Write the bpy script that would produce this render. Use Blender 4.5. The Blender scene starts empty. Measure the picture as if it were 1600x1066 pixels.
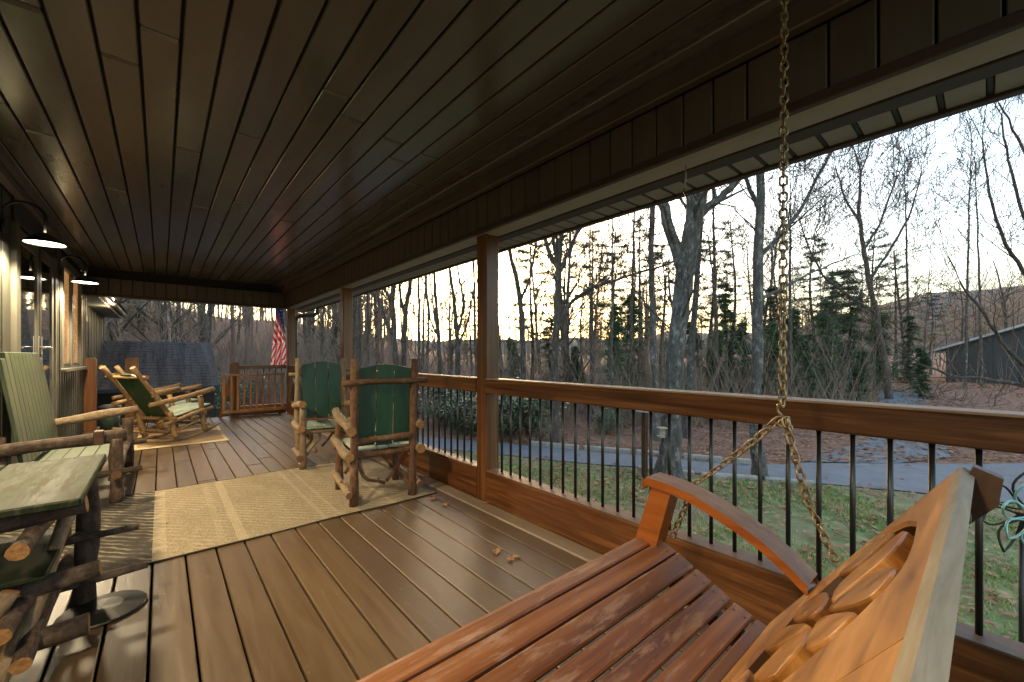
import bpy, bmesh, math, random
from mathutils import Vector, Matrix, noise
R = math.radians
rnd = random.Random(7)
sc = bpy.context.scene
COL = sc.collection

# ------------------------------------------------------------------ camera, world, sun, exposure
F, CX, HY, CH = 640.0, 800.0, 557.0, 1.18           # focal (px of a 1600 px frame), horizon row, eye height
YAW = math.atan(548 / 640)
S_, C_ = math.sin(YAW), math.cos(YAW)
cam = bpy.data.cameras.new('camera'); cam_o = bpy.data.objects.new('camera', cam); COL.objects.link(cam_o)
cam.sensor_width = 36; cam.lens = 36 * F / 1600; cam.shift_y = (HY - 533) / 1600
cam.clip_start = 0.02; cam.clip_end = 2000
cam_o.location = (0, 0, CH); cam_o.rotation_euler = (R(90), 0, -YAW)
sc.camera = cam_o
SUN_AZ = R(36)                                     # clockwise from +Y: the glow behind the trees
SUN_EL = R(6.0)
w = bpy.data.worlds.new('World'); sc.world = w; w.use_nodes = True
nt = w.node_tree; bg = nt.nodes['Background']
sky = nt.nodes.new('ShaderNodeTexSky'); sky.sky_type = 'NISHITA'; sky.sun_disc = False
sky.sun_elevation = SUN_EL; sky.sun_rotation = SUN_AZ
sky.air_density = 0.9; sky.dust_density = 2.5; sky.ozone_density = 1.0
_tc = nt.nodes.new('ShaderNodeTexCoord'); _mp = nt.nodes.new('ShaderNodeMapping'); _mp.inputs['Scale'].default_value = (1.6, 1.6, 7)
_cn = nt.nodes.new('ShaderNodeTexNoise'); _cn.inputs['Scale'].default_value = 1.7; _cn.inputs['Detail'].default_value = 7; _cn.inputs['Roughness'].default_value = .6
_cr = nt.nodes.new('ShaderNodeMapRange'); _cr.inputs[1].default_value = .38; _cr.inputs[2].default_value = .68; _cr.inputs[3].default_value = .80; _cr.inputs[4].default_value = 1.25   # thin even cloud veil over the whole sky
_sc = nt.nodes.new('ShaderNodeVectorMath'); _sc.operation = 'SCALE'
nt.links.new(_tc.outputs['Generated'], _mp.inputs[0]); nt.links.new(_mp.outputs[0], _cn.inputs['Vector']); nt.links.new(_cn.outputs['Fac'], _cr.inputs[0])
nt.links.new(sky.outputs[0], _sc.inputs[0]); nt.links.new(_cr.outputs[0], _sc.inputs['Scale']); nt.links.new(_sc.outputs[0], bg.inputs[0]); bg.inputs[1].default_value = 0.105
sun = bpy.data.lights.new('sun', 'SUN'); sun_o = bpy.data.objects.new('sun', sun); COL.objects.link(sun_o)
sun.energy = 0.12; sun.angle = R(15); sun.color = (1, .8, .55)
sun_o.rotation_euler = Vector((-math.sin(SUN_AZ) * math.cos(SUN_EL), -math.cos(SUN_AZ) * math.cos(SUN_EL), -math.sin(SUN_EL))).to_track_quat('-Z', 'Y').to_euler()
sc.view_settings.view_transform = 'Standard'; sc.view_settings.look = 'None'
sc.view_settings.exposure = 3.45; sc.view_settings.gamma = 1
LAMP_W = 5.2
sc.cycles.use_denoising = True
sc.cycles.max_bounces = 7; sc.cycles.diffuse_bounces = 4; sc.cycles.glossy_bounces = 3
sc.cycles.sample_clamp_indirect = 6

# ------------------------------------------------------------------ helpers
def at(px, py, d):
    """point seen at (px, py) of the photograph, at forward distance d"""
    l = (px - CX) / F * d
    return Vector((S_ * d + C_ * l, C_ * d - S_ * l, CH + (HY - py) / F * d))

class MB:
    """collects geometry; build() links it as ONE mesh object"""
    def __init__(s): s.v = []; s.f = []; s.m = []; s.uv = []; s.sm = []
    def face(s, idx, m=0, uv=None, smooth=False):
        s.f.append(tuple(idx)); s.m.append(m); s.uv.append(uv); s.sm.append(smooth)
    def quad(s, a, b, c, d, m=0):
        n = len(s.v); s.v += [tuple(a), tuple(b), tuple(c), tuple(d)]; s.face((n, n+1, n+2, n+3), m)
    def tri(s, a, b, c, m=0):
        n = len(s.v); s.v += [tuple(a), tuple(b), tuple(c)]; s.face((n, n+1, n+2), m)
    def box(s, x0, x1, y0, y1, z0, z1, m=0, ch=0.0, mtx=None):
        """box with chamfered edges"""
        c = Vector(((x0+x1)/2, (y0+y1)/2, (z0+z1)/2)); h = Vector((abs(x1-x0)/2, abs(y1-y0)/2, abs(z1-z0)/2))
        n = len(s.v); T = mtx or Matrix()
        if ch <= 0:
            for sx in (-1, 1):
                for sy in (-1, 1):
                    for sz in (-1, 1): s.v.append(tuple(T @ (c + Vector((sx*h.x, sy*h.y, sz*h.z)))))
            for q in ((0,1,3,2), (4,6,7,5), (0,4,5,1), (2,3,7,6), (0,2,6,4), (1,5,7,3)): s.face([n+i for i in q], m)
            return
        ch = min(ch, h.x*.45, h.y*.45, h.z*.45)
        idx = {}
        for sx in (-1, 1):
            for sy in (-1, 1):
                for sz in (-1, 1):
                    for ax in range(3):
                        p = [sx*(h.x-ch), sy*(h.y-ch), sz*(h.z-ch)]
                        p[ax] = (sx, sy, sz)[ax]*h[ax]
                        idx[(sx, sy, sz, ax)] = len(s.v); s.v.append(tuple(T @ (c + Vector(p))))
        def F4(keys): s.face([idx[k] for k in keys], m)
        for ax in range(3):
            b, d = (ax+1) % 3, (ax+2) % 3
            for sg in (-1, 1):
                ks = []
                for (sb, sd) in ((-1,-1), (1,-1), (1,1), (-1,1)):
                    k = [0,0,0]; k[ax] = sg; k[b] = sb; k[d] = sd; ks.append((*k, ax))
                F4(ks if sg > 0 else ks[::-1])
            for sb in (-1, 1):
                for sd in (-1, 1):
                    k0 = [0,0,0]; k0[b] = sb; k0[d] = sd; k1 = list(k0); k0[ax] = -1; k1[ax] = 1
                    q = [(*k0, b), (*k1, b), (*k1, d), (*k0, d)]
                    F4(q if sb*sd > 0 else q[::-1])
        for sx in (-1, 1):
            for sy in (-1, 1):
                for sz in (-1, 1):
                    q = [(sx, sy, sz, 0), (sx, sy, sz, 1), (sx, sy, sz, 2)]
                    F4(q if sx*sy*sz > 0 else q[::-1])
    def tube(s, pts, rad, n=8, m=0, cap=None, rough=0.0, seed=0, closed=False):
        pts = [Vector(p) for p in pts]; k = len(pts)
        if not isinstance(rad, (list, tuple)): rad = [rad]*k
        rg = random.Random(seed); base = len(s.v)
        nv = None; ln = 0; L = [0]
        for i in range(1, k): ln += (pts[i]-pts[i-1]).length; L.append(ln)
        for i, p in enumerate(pts):
            if closed: t = pts[(i+1) % k]-pts[i-1]
            else: t = pts[min(i+1, k-1)]-pts[max(i-1, 0)]
            if t.length < 1e-9: t = Vector((0, 0, 1))
            t.normalize()
            if nv is None:
                nv = t.orthogonal().normalized()
            else:
                nv = nv - t*nv.dot(t); nv = nv.normalized() if nv.length > 1e-6 else t.orthogonal().normalized()
            bv = t.cross(nv)
            for j in range(n):
                a = 2*math.pi*j/n
                rr = rad[i]*(1+rough*rg.uniform(-1, 1))
                s.v.append(tuple(p + (nv*math.cos(a)+bv*math.sin(a))*rr))
        for i in range(k if closed else k-1):
            i2 = (i+1) % k
            for j in range(n):
                j2 = (j+1) % n
                uv = ((j/n, L[i]), ((j+1)/n, L[i]), ((j+1)/n, L[min(i+1, k-1)]), (j/n, L[min(i+1, k-1)]))
                s.face((base+i*n+j, base+i*n+j2, base+i2*n+j2, base+i2*n+j), m, uv, True)
        if cap is not None and not closed:
            s.face([base+j for j in range(n)][::-1], cap)
            s.face([base+(k-1)*n+j for j in range(n)], cap)
    def build(s, name, mats, parent=None, kind=None, world=True):
        me = bpy.data.meshes.new(name); me.from_pydata(s.v, [], s.f)
        if not isinstance(mats, (list, tuple)): mats = [mats]
        for q in mats: me.materials.append(q)
        me.polygons.foreach_set('material_index', s.m)
        me.polygons.foreach_set('use_smooth', s.sm)
        if any(u is not None for u in s.uv):
            ul = me.uv_layers.new(name='UVMap'); i = 0; flat = []
            for fc, u in zip(s.f, s.uv):
                if u is None: flat += [0.0]*(2*len(fc))
                else:
                    for q in u: flat += [q[0], q[1]]
            ul.data.foreach_set('uv', flat)
        me.update()
        o = bpy.data.objects.new(name, me); COL.objects.link(o)
        if parent is not None: setp(o, parent, world)
        if kind: o['kind'] = kind
        return o

def setp(o, parent, world=True):
    o.parent = parent
    if world: o.matrix_parent_inverse = chainmat(parent).inverted()
def chainmat(o):
    m = o.matrix_basis.copy()
    if o.parent: m = chainmat(o.parent) @ o.matrix_parent_inverse @ m
    return m
def tag(o, label, cat, group=None, kind=None):
    o['label'] = label; o['category'] = cat
    if group: o['group'] = group
    if kind: o['kind'] = kind
    return o
def thing(name, label, cat, loc=(0, 0, 0), rz=0.0, group=None):
    o = bpy.data.objects.new(name, None); COL.objects.link(o); o.empty_display_size = .1
    o.location = loc; o.rotation_euler = (0, 0, rz)
    return tag(o, label, cat, group)
def inst(src, name, parent=None, loc=(0, 0, 0), scale=(1, 1, 1), rot=(0, 0, 0)):
    o = bpy.data.objects.new(name, src.data if hasattr(src, 'data') else src); COL.objects.link(o)
    o.location = loc; o.scale = scale; o.rotation_euler = rot
    if parent is not None: setp(o, parent, True)
    return o
def copy_tree(o, parent=None):
    c = o.copy(); COL.objects.link(c); c.parent = parent
    for ch in list(o.children): copy_tree(ch, c)
    return c
def boxpart(name, mat, parent, x0, x1, y0, y1, z0, z1, ch=.004, mtx=None):
    m = MB(); m.box(x0, x1, y0, y1, z0, z1, 0, ch, mtx); return m.build(name, mat, parent)
def struct(o): o['kind'] = 'structure'; return o

# ------------------------------------------------------------------ materials
def newmat(name):
    m = bpy.data.materials.new(name); m.use_nodes = True
    t = m.node_tree; return m, t, t.nodes['Principled BSDF']
def N(t, typ, **kw):
    n = t.nodes.new(typ)
    for k, v in kw.items():
        if isinstance(k, str) and hasattr(n, k): setattr(n, k, v)
    return n
def ramp(t, src, stops):
    r = t.nodes.new('ShaderNodeValToRGB'); e = r.color_ramp.elements
    while len(e) < len(stops): e.new(.5)
    for el, (p, c) in zip(e, stops):
        el.position = p; el.color = (*c, 1) if len(c) == 3 else c
    t.links.new(src, r.inputs[0]); return r.outputs[0]
def coords(t, kind, scale, rand=True):
    if kind == 'pos': src = N(t, 'ShaderNodeNewGeometry').outputs['Position']
    elif kind == 'uv': src = N(t, 'ShaderNodeTexCoord').outputs['UV']
    else: src = N(t, 'ShaderNodeTexCoord').outputs['Object']
    if rand:
        oi = N(t, 'ShaderNodeObjectInfo'); mu = N(t, 'ShaderNodeMath'); mu.operation = 'MULTIPLY'; mu.inputs[1].default_value = 37.0
        t.links.new(oi.outputs['Random'], mu.inputs[0])
        ad = N(t, 'ShaderNodeVectorMath'); ad.operation = 'ADD'; t.links.new(src, ad.inputs[0]); t.links.new(mu.outputs[0], ad.inputs[1]); src = ad.outputs[0]
    ml = N(t, 'ShaderNodeVectorMath'); ml.operation = 'MULTIPLY'; ml.inputs[1].default_value = scale
    t.links.new(src, ml.inputs[0]); return ml.outputs[0]
def noise_(t, vec, scale=1.0, detail=5, rough=.6, dist=0.0):
    n = N(t, 'ShaderNodeTexNoise'); n.inputs['Scale'].default_value = scale; n.inputs['Detail'].default_value = detail
    n.inputs['Roughness'].default_value = rough; n.inputs['Distortion'].default_value = dist
    t.links.new(vec, n.inputs['Vector']); return n.outputs['Fac']
def mix(t, fac, a, b, mode='MIX'):
    m = N(t, 'ShaderNodeMix'); m.data_type = 'RGBA'; m.blend_type = mode
    if isinstance(fac, (int, float)): m.inputs[0].default_value = fac
    else: t.links.new(fac, m.inputs[0])
    for i, q in ((6, a), (7, b)):
        if isinstance(q, tuple): m.inputs[i].default_value = (*q, 1)
        else: t.links.new(q, m.inputs[i])
    return m.outputs[2]
def rand_tint(t, col, amt=.25):
    oi = N(t, 'ShaderNodeObjectInfo')
    mr = N(t, 'ShaderNodeMapRange'); mr.inputs[3].default_value = 1-amt; mr.inputs[4].default_value = 1+amt
    t.links.new(oi.outputs['Random'], mr.inputs[0])
    m = N(t, 'ShaderNodeVectorMath'); m.operation = 'SCALE'; t.links.new(col, m.inputs[0]); t.links.new(mr.outputs[0], m.inputs['Scale'])
    return m.outputs[0]
def bump(t, b, h, strength=.3, dist=.01):
    n = N(t, 'ShaderNodeBump'); n.inputs['Strength'].default_value = strength; n.inputs['Distance'].default_value = dist
    t.links.new(h, n.inputs['Height']); t.links.new(n.outputs[0], b.inputs['Normal'])

def wood(name, dark, mid, light, scale, kind='pos', rough=(.35, .6), tint=.15, wear=None, knots=True, bstr=.25, coat=0):
    """grained wood: scale is the texture frequency per axis (small along the grain)"""
    m, t, b = newmat(name)
    v = coords(t, kind, scale)
    f = noise_(t, v, 1, 6, .65, .6)
    col = ramp(t, f, [(.28, dark), (.5, mid), (.72, light)])
    if knots:
        vk = coords(t, kind, tuple(q*.5 for q in scale)); vo = N(t, 'ShaderNodeTexVoronoi'); vo.inputs['Scale'].default_value = .55
        t.links.new(vk, vo.inputs['Vector'])
        kf = ramp(t, vo.outputs['Distance'], [(.0, (1, 1, 1)), (.14, (0, 0, 0))])
        col = mix(t, kf, col, tuple(q*.45 for q in dark))
    col = rand_tint(t, col, tint)
    rg = ramp(t, f, [(.3, (rough[0],)*3), (.7, (rough[1],)*3)])
    if wear:
        wc, wl, wsc = wear
        wf = noise_(t, coords(t, kind, wsc), 1, 8, .7, .3)
        wfr = ramp(t, wf, [(wl, (0, 0, 0)), (wl+.1, (1, 1, 1))])
        col = mix(t, wfr, col, wc); rg = mix(t, wfr, rg, (rough[1]+.15,)*3)
    t.links.new(col, b.inputs['Base Color']); t.links.new(rg, b.inputs['Roughness'])
    if coat: b.inputs['Coat Weight'].default_value = coat; b.inputs['Coat Roughness'].default_value = .25
    bump(t, b, f, bstr, .004)
    return m
def plain(name, c, rough=.6, metal=0, var=.2, sc_=6, c2=None, kind='obj', bstr=0.0):
    m, t, b = newmat(name)
    v = coords(t, kind, (sc_,)*3); f = noise_(t, v, 1, 5, .6)
    c2 = c2 or tuple(q*(1-var) for q in c)
    t.links.new(ramp(t, f, [(.3, c2), (.7, c)]), b.inputs['Base Color'])
    b.inputs['Roughness'].default_value = rough; b.inputs['Metallic'].default_value = metal
    if bstr: bump(t, b, f, bstr, .01)
    return m
def bark(name, dark, light, scale=(14, 3, 1), patch=None, rough=.85, bstr=.6):
    m, t, b = newmat(name)
    v = coords(t, 'uv', scale); f = noise_(t, v, 1, 6, .7, .4)
    col = ramp(t, f, [(.3, dark), (.7, light)])
    if patch:
        g = noise_(t, coords(t, 'pos', (11, 11, 6)), 1, 5, .7); col = mix(t, ramp(t, g, [(.52, (0, 0, 0)), (.66, (.8, .8, .8))]), col, patch)
    col = rand_tint(t, col, .2)
    t.links.new(col, b.inputs['Base Color']); b.inputs['Roughness'].default_value = rough
    bump(t, b, f, bstr, .02)
    return m
def leafmat(name, a, b_, c, rough=.55, trans=.0):
    m, t, b = newmat(name)
    v = coords(t, 'pos', (2.2, 2.2, 2.2)); f = noise_(t, v, 1, 4, .7)
    t.links.new(rand_tint(t, ramp(t, f, [(.3, a), (.5, b_), (.72, c)]), .2), b.inputs['Base Color'])
    b.inputs['Roughness'].default_value = rough
    return m
def emit(name, c, s):
    m, t, b = newmat(name); b.inputs['Base Color'].default_value = (*c, 1)
    b.inputs['Emission Color'].default_value = (*c, 1); b.inputs['Emission Strength'].default_value = s
    return m

M = {}
M['deck'] = wood('deck paint', (.082, .049, .024), (.104, .063, .031), (.126, .079, .041), (22, 1.6, 22), rough=(.32, .46), tint=.22, wear=((.24, .18, .12), .63, (34, 15, 34)), knots=False, bstr=.22)
M['deck_edge'] = wood('deck nosing', (.16, .115, .075), (.22, .165, .115), (.27, .21, .15), (9, .9, 9), rough=(.4, .6), knots=False)
M['under'] = plain('dark underside', (.012, .010, .008), .9)
M['ceil'] = wood('ceiling paint', (.082, .073, .064), (.104, .094, .083), (.128, .116, .103), (2.5, .5, 2.5), rough=(.17, .23), tint=.13, knots=False, bstr=.006)
M['ceil'].node_tree.nodes['Principled BSDF'].inputs['Specular IOR Level'].default_value = .75
M['beam'] = wood('beam paint', (.062, .048, .038), (.078, .061, .049), (.094, .075, .061), (7, 7, 1.2), rough=(.4, .55), tint=.12, knots=False, bstr=.1)
M['soffit'] = plain('aluminium soffit', (.30, .28, .25), .45, 0, .12)
M['soffit_rib'] = plain('soffit channel', (.03, .028, .026), .6)
M['under_beam'] = plain('beam underside wrap', (.36, .32, .27), .5, 0, .15)
M['fascia'] = plain('brown fascia', (.045, .027, .018), .5)
st = dict(rough=(.32, .5), tint=.14, bstr=.3)
M['stain_y'] = wood('stained rail', (.045, .013, .004), (.115, .038, .009), (.25, .095, .024), (26, 1.1, 26), **st)
M['stain_x'] = wood('stained rail cross', (.06, .018, .005), (.15, .052, .012), (.28, .110, .028), (1.1, 26, 26), **st)
M['stain_z'] = wood('stained post', (.055, .018, .005), (.14, .050, .012), (.26, .105, .026), (24, 24, 1.0), **st)
M['ledge'] = wood('rail ledge', (.085, .042, .022), (.15, .078, .042), (.22, .125, .075), (24, 1.2, 24), rough=(.5, .7), knots=False)
M['gate'] = wood('lamplit gate stain', (.13, .045, .012), (.25, .10, .027), (.36, .165, .05), (14, 14, 3), **st)  # rail stain lightened so the gate looks lamplit
M['cap'] = wood('weathered cap', (.20, .115, .065), (.30, .19, .115), (.40, .27, .18), (20, 1.2, 20), rough=(.5, .7), knots=False)
M['baluster'] = plain('black baluster', (.012, .011, .010), .35)
M['swing_seat'] = wood('swing seat', (.095, .032, .011), (.20, .076, .026), (.31, .135, .052), (.9, 24, 24), rough=(.38, .58), tint=.14, wear=((.31, .185, .125), .54, (4.5, 26, 26)), bstr=.3)
M['swing_arm'] = wood('swing arm', (.16, .040, .007), (.30, .085, .015), (.42, .14, .03), (20, 1.5, 20), rough=(.25, .4), knots=False, coat=.2)
M['swing_armtop'] = wood('worn arm top', (.12, .055, .030), (.24, .135, .085), (.34, .215, .15), (26, 2, 26), rough=(.4, .6), knots=False)
M['honey'] = wood('honey pine', (.13, .042, .008), (.31, .130, .030), (.48, .235, .070), (1.6, 15, 15), rough=(.4, .55), tint=.06, bstr=.2)
M['honey_s'] = wood('honey pine carved', (.11, .034, .006), (.29, .118, .026), (.45, .215, .058), (14, 7, 4), rough=(.3, .45), tint=.12, knots=False, bstr=.15)
M['grey_edge'] = wood('weathered grey edge', (.15, .115, .075), (.27, .225, .165), (.38, .34, .275), (3, 24, 24), rough=(.6, .8), knots=False, wear=((.17, .19, .06), .62, (7, 12, 12)))
M['dark_wood'] = wood('dark wood and gap shade', (.035, .014, .005), (.06, .025, .009), (.09, .04, .016), (2, 12, 12), knots=False)  # for dark wood parts and the painted shade in the carved gaps
M['chain'] = plain('galvanised chain', (.44, .34, .20), .42, .75, .5, 40, (.16, .10, .05))
M['bark_log'] = bark('log bark', (.045, .018, .008), (.20, .092, .040), (12, 26, 1), (.26, .15, .075))
M['bark_dark'] = bark('dark log bark', (.018, .010, .006), (.105, .062, .037), (12, 20, 1), (.15, .105, .068))
M['peeled'] = bark('peeled log', (.13, .066, .024), (.34, .220, .100), (8, 16, 1), (.18, .092, .034), .6, .3)
M['peeled_old'] = bark('old peeled log', (.10, .060, .030), (.30, .210, .115), (8, 16, 1), (.15, .082, .04), .65, .4)
M['cut'] = plain('cut log end', (.42, .20, .06), .7, 0, .6, 70)
M['cut_dark'] = plain('weathered log end', (.16, .075, .03), .8, 0, .4, 30)
M['green'] = wood('dark green paint', (.006, .030, .014), (.010, .048, .022), (.016, .065, .032), (20, 20, 1.5), 'obj', rough=(.35, .55), tint=.15, wear=((.30, .32, .24), .73, (22, 22, 6)), knots=False)
M['green_old'] = wood('weathered green paint', (.006, .010, .004), (.014, .020, .008), (.026, .031, .014), (18, 2.2, 16), 'obj', rough=(.45, .65), tint=.12, wear=((.050, .047, .031), .50, (24, 3.5, 14)), knots=False)
M['green_old'].node_tree.nodes['Principled BSDF'].inputs['Specular IOR Level'].default_value = .12
M['green_slat'] = wood('faded green slats', (.014, .026, .011), (.038, .058, .026), (.090, .108, .055), (26, 26, 1.6), 'obj', rough=(.5, .7), tint=.14, knots=False)
M['seat_pale'] = wood('pale worn seat', (.12, .17, .12), (.24, .29, .22), (.36, .40, .32), (12, 2, 12), 'obj', rough=(.4, .6), tint=.1, wear=((.06, .17, .07), .60, (5, 5, 5)), knots=False)
M['wall'] = wood('olive siding', (.024, .025, .019), (.038, .039, .030), (.055, .056, .043), (9, 9, .8), rough=(.45, .6), tint=.1, knots=False, bstr=.2)
M['trim'] = plain('olive door trim', (.13, .125, .098), .45)
M['trim_dk'] = plain('dark door trim', (.016, .017, .014), .4)
M['lamp_metal'] = plain('black lamp metal', (.012, .014, .012), .35, .3)
M['lamp_in'] = plain('white lamp enamel', (.75, .74, .68), .4)
M['bulb'] = emit('lamp bulb', (1, .88, .66), 3)
M['steel'] = plain('brushed steel', (.55, .53, .48), .3, .9)
def shinglemat():
    m, t, b = newmat('grey shingle'); f = noise_(t, coords(t, 'pos', (5, .5, .5), False), 1, 5, .7); g = noise_(t, coords(t, 'pos', (40, 12, 12), False), 1, 3, .7)
    t.links.new(mix(t, .5, ramp(t, f, [(.35, (.020, .017, .016)), (.65, (.15, .122, .105))]), ramp(t, g, [(.3, (.03, .026, .025)), (.7, (.12, .10, .09))])), b.inputs['Base Color']); b.inputs['Roughness'].default_value = .95; b.inputs['Specular IOR Level'].default_value = .1
    return m
M['shingle'] = shinglemat()
M['plastic_dk'] = plain('dark green plastic', (.03, .055, .045), .5)
M['plastic_bl'] = plain('blue plastic', (.03, .075, .15), .45)
M['plastic_gy'] = plain('grey plastic', (.05, .055, .07), .5)
def cloth(name, c):
    m, t, b = newmat(name); b.inputs['Base Color'].default_value = (*c, 1); b.inputs['Roughness'].default_value = .9
    tl = N(t, 'ShaderNodeBsdfTranslucent'); tl.inputs[0].default_value = (*c, 1); mx = N(t, 'ShaderNodeMixShader'); mx.inputs[0].default_value = .5
    t.links.new(b.outputs[0], mx.inputs[1]); t.links.new(tl.outputs[0], mx.inputs[2]); t.links.new(mx.outputs[0], t.nodes['Material Output'].inputs[0]); return m
M['red'] = cloth('flag red', (.72, .03, .05)); M['white'] = cloth('flag white', (.85, .82, .80)); M['blue'] = cloth('flag blue', (.04, .05, .22))
M['leaf_dry'] = leafmat('dry leaf', (.22, .10, .035), (.38, .20, .08), (.52, .34, .17), .7)
M['leaf_red'] = leafmat('russet leaf', (.18, .070, .033), (.33, .135, .065), (.46, .23, .12), .75)
M['turquoise'] = plain('patina metal', (.30, .50, .44), .4, .4)
M['bronze'] = plain('dark bronze', (.03, .027, .024), .4, .5)
M['metal_roof'] = plain('pale metal roof', (.42, .42, .42), .4, .3)
M['dark_siding'] = wood('slate siding', (.024, .021, .021), (.034, .030, .030), (.045, .040, .040), (3, 3, .5), knots=False, tint=.05)
M['clay'] = plain('orange clay', (.42, .16, .06), .9, 0, .3, 3, None, 'pos')
M['timber'] = plain('grey landscape timber', (.42, .37, .31), .85, 0, .4, 9)
M['glassy'], _t, _b = newmat('window glass'); _b.inputs['Base Color'].default_value = (.02, .022, .024, 1); _b.inputs['Roughness'].default_value = .03; _b.inputs['Metallic'].default_value = 0; _b.inputs['Specular IOR Level'].default_value = 1.0; _b.inputs['Coat Weight'].default_value = 1; _b.inputs['Coat Roughness'].default_value = .02; _b.inputs['Coat IOR'].default_value = 2.2
M['curtain'] = emit('lit room behind glass', (.75, .38, .14), .12)

def rugmat():
    m, t, b = newmat('jute rug')
    g = N(t, 'ShaderNodeTexCoord').outputs['Object']
    sx = N(t, 'ShaderNodeSeparateXYZ'); t.links.new(g, sx.inputs[0])
    wv = noise_(t, coords(t, 'obj', (150, 60, 40), False), 1, 3, .7)
    base = ramp(t, wv, [(.3, (.11, .080, .045)), (.7, (.33, .26, .155))])
    # bands across the rug (x is the long direction)
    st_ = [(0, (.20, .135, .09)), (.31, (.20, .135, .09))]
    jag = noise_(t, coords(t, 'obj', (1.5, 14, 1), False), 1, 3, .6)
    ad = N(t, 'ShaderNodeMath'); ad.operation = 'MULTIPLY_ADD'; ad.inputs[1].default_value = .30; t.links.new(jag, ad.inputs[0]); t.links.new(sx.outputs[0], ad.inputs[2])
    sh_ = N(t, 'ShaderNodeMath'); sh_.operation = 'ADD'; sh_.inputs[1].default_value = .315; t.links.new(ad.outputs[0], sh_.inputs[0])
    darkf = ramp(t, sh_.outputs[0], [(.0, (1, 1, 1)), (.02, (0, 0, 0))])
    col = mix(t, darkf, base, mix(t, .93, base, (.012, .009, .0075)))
    wa = N(t, 'ShaderNodeTexWave'); wa.wave_type = 'BANDS'; wa.bands_direction = 'DIAGONAL'; wa.inputs['Scale'].default_value = 9; wa.inputs['Distortion'].default_value = 3.5; wa.inputs['Detail'].default_value = 3
    t.links.new(g, wa.inputs['Vector']); pat = noise_(t, coords(t, 'obj', (5, 2.2, 1), False), 1, 3, .6)
    pm_ = N(t, 'ShaderNodeMath'); pm_.operation = 'MULTIPLY'; t.links.new(ramp(t, wa.outputs['Fac'], [(.62, (0, 0, 0)), (.8, (1, 1, 1))]), pm_.inputs[0]); t.links.new(ramp(t, pat, [(.4, (0, 0, 0)), (.6, (.55,)*3)]), pm_.inputs[1])
    col = mix(t, pm_.outputs[0], col, mix(t, .6, col, (.50, .42, .28)))
    mp = N(t, 'ShaderNodeMapRange'); mp.inputs[1].default_value = -1.4; mp.inputs[2].default_value = 1.4; t.links.new(sx.outputs[0], mp.inputs[0])
    r = N(t, 'ShaderNodeValToRGB'); r.color_ramp.interpolation = 'CONSTANT'; e = r.color_ramp.elements
    bands = [(0, 0), (.325, .8), (.350, 0), (.44, .35), (.455, 0), (.475, .85), (.493, 0), (.66, .7), (.668, 0), (.698, .7), (.706, 0), (.84, .8), (.855, 0)]
    while len(e) < len(bands): e.new(.5)
    for el, (p, v) in zip(e, bands): el.position = p; el.color = (v, v, v, 1)
    t.links.new(mp.outputs[0], r.inputs[0])
    mu = N(t, 'ShaderNodeMath'); mu.operation = 'MULTIPLY'; t.links.new(r.outputs[0], mu.inputs[0]); mu.inputs[1].default_value = .7
    col = mix(t, mu.outputs[0], col, mix(t, .5, base, (.46, .38, .25)))
    t.links.new(col, b.inputs['Base Color']); b.inputs['Roughness'].default_value = .95
    bump(t, b, wv, .6, .006)
    return m
M['rug'] = rugmat()
M['rug_edge'] = plain('rug binding', (.05, .04, .025), .9)
M['rug2'] = plain('tan mat', (.34, .22, .11), .95, 0, .3, 60)
M['rug2b'] = plain('tan mat border', (.52, .41, .23), .95, 0, .3, 60)

exec_late = []
# ================================================================== SETTING: terrain
def sstep(a, b, x):
    x = max(0, min(1, (x-a)/(b-a))); return x*x*(3-2*x)
def gz(x, y):
    d = S_*x + C_*y; l = C_*x - S_*y
    z = -1.2
    z += .9*sstep(13, 30, x)                                   # the leaf bank rises past the drive
    z += 6.5*sstep(16, 60, y)*sstep(30, -5, x-.25*y)            # wooded slope beyond the end of the porch
    z += 2.0*sstep(40, 120, math.hypot(x, y))
    if math.hypot(x, y) > 12: z += .35*noise.noise(Vector((x*.08, y*.08, 3)))*sstep(12, 25, math.hypot(x, y))
    return z
ROAD_N = [(-4, 19.0), (1.5, 14.5), (4.6, 10.4), (6.23, 7.7), (6.75, 6.45), (7.67, 4.96), (8.2, 3.95), (9.04, 2.6), (9.84, 1.08), (10.46, -.35), (11.2, -3), (12, -7)]
ROAD_F = [(-3, 20.6), (2.8, 15.8), (5.6, 11.2), (7.1, 8.6), (7.5, 7.75), (8.6, 5.6), (9.25, 4.2), (9.75, 3.4), (10.9, 2.6), (14.3, -.4), (15.6, -3.2), (17, -7)]
def side(poly, x, y):
    """signed: >0 beyond the polyline as seen from the porch"""
    best = 1e9; s = 1
    for (a, b), (c, d) in zip(poly, poly[1:]):
        ux, uy = c-a, d-b; tt = max(0, min(1, ((x-a)*ux+(y-b)*uy)/(ux*ux+uy*uy)))
        q = math.hypot(x-a-tt*ux, y-b-tt*uy)
        if q < best: best = q; s = 1 if ((x-a)*uy-(y-b)*ux) < 0 else -1
    return best*s
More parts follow.
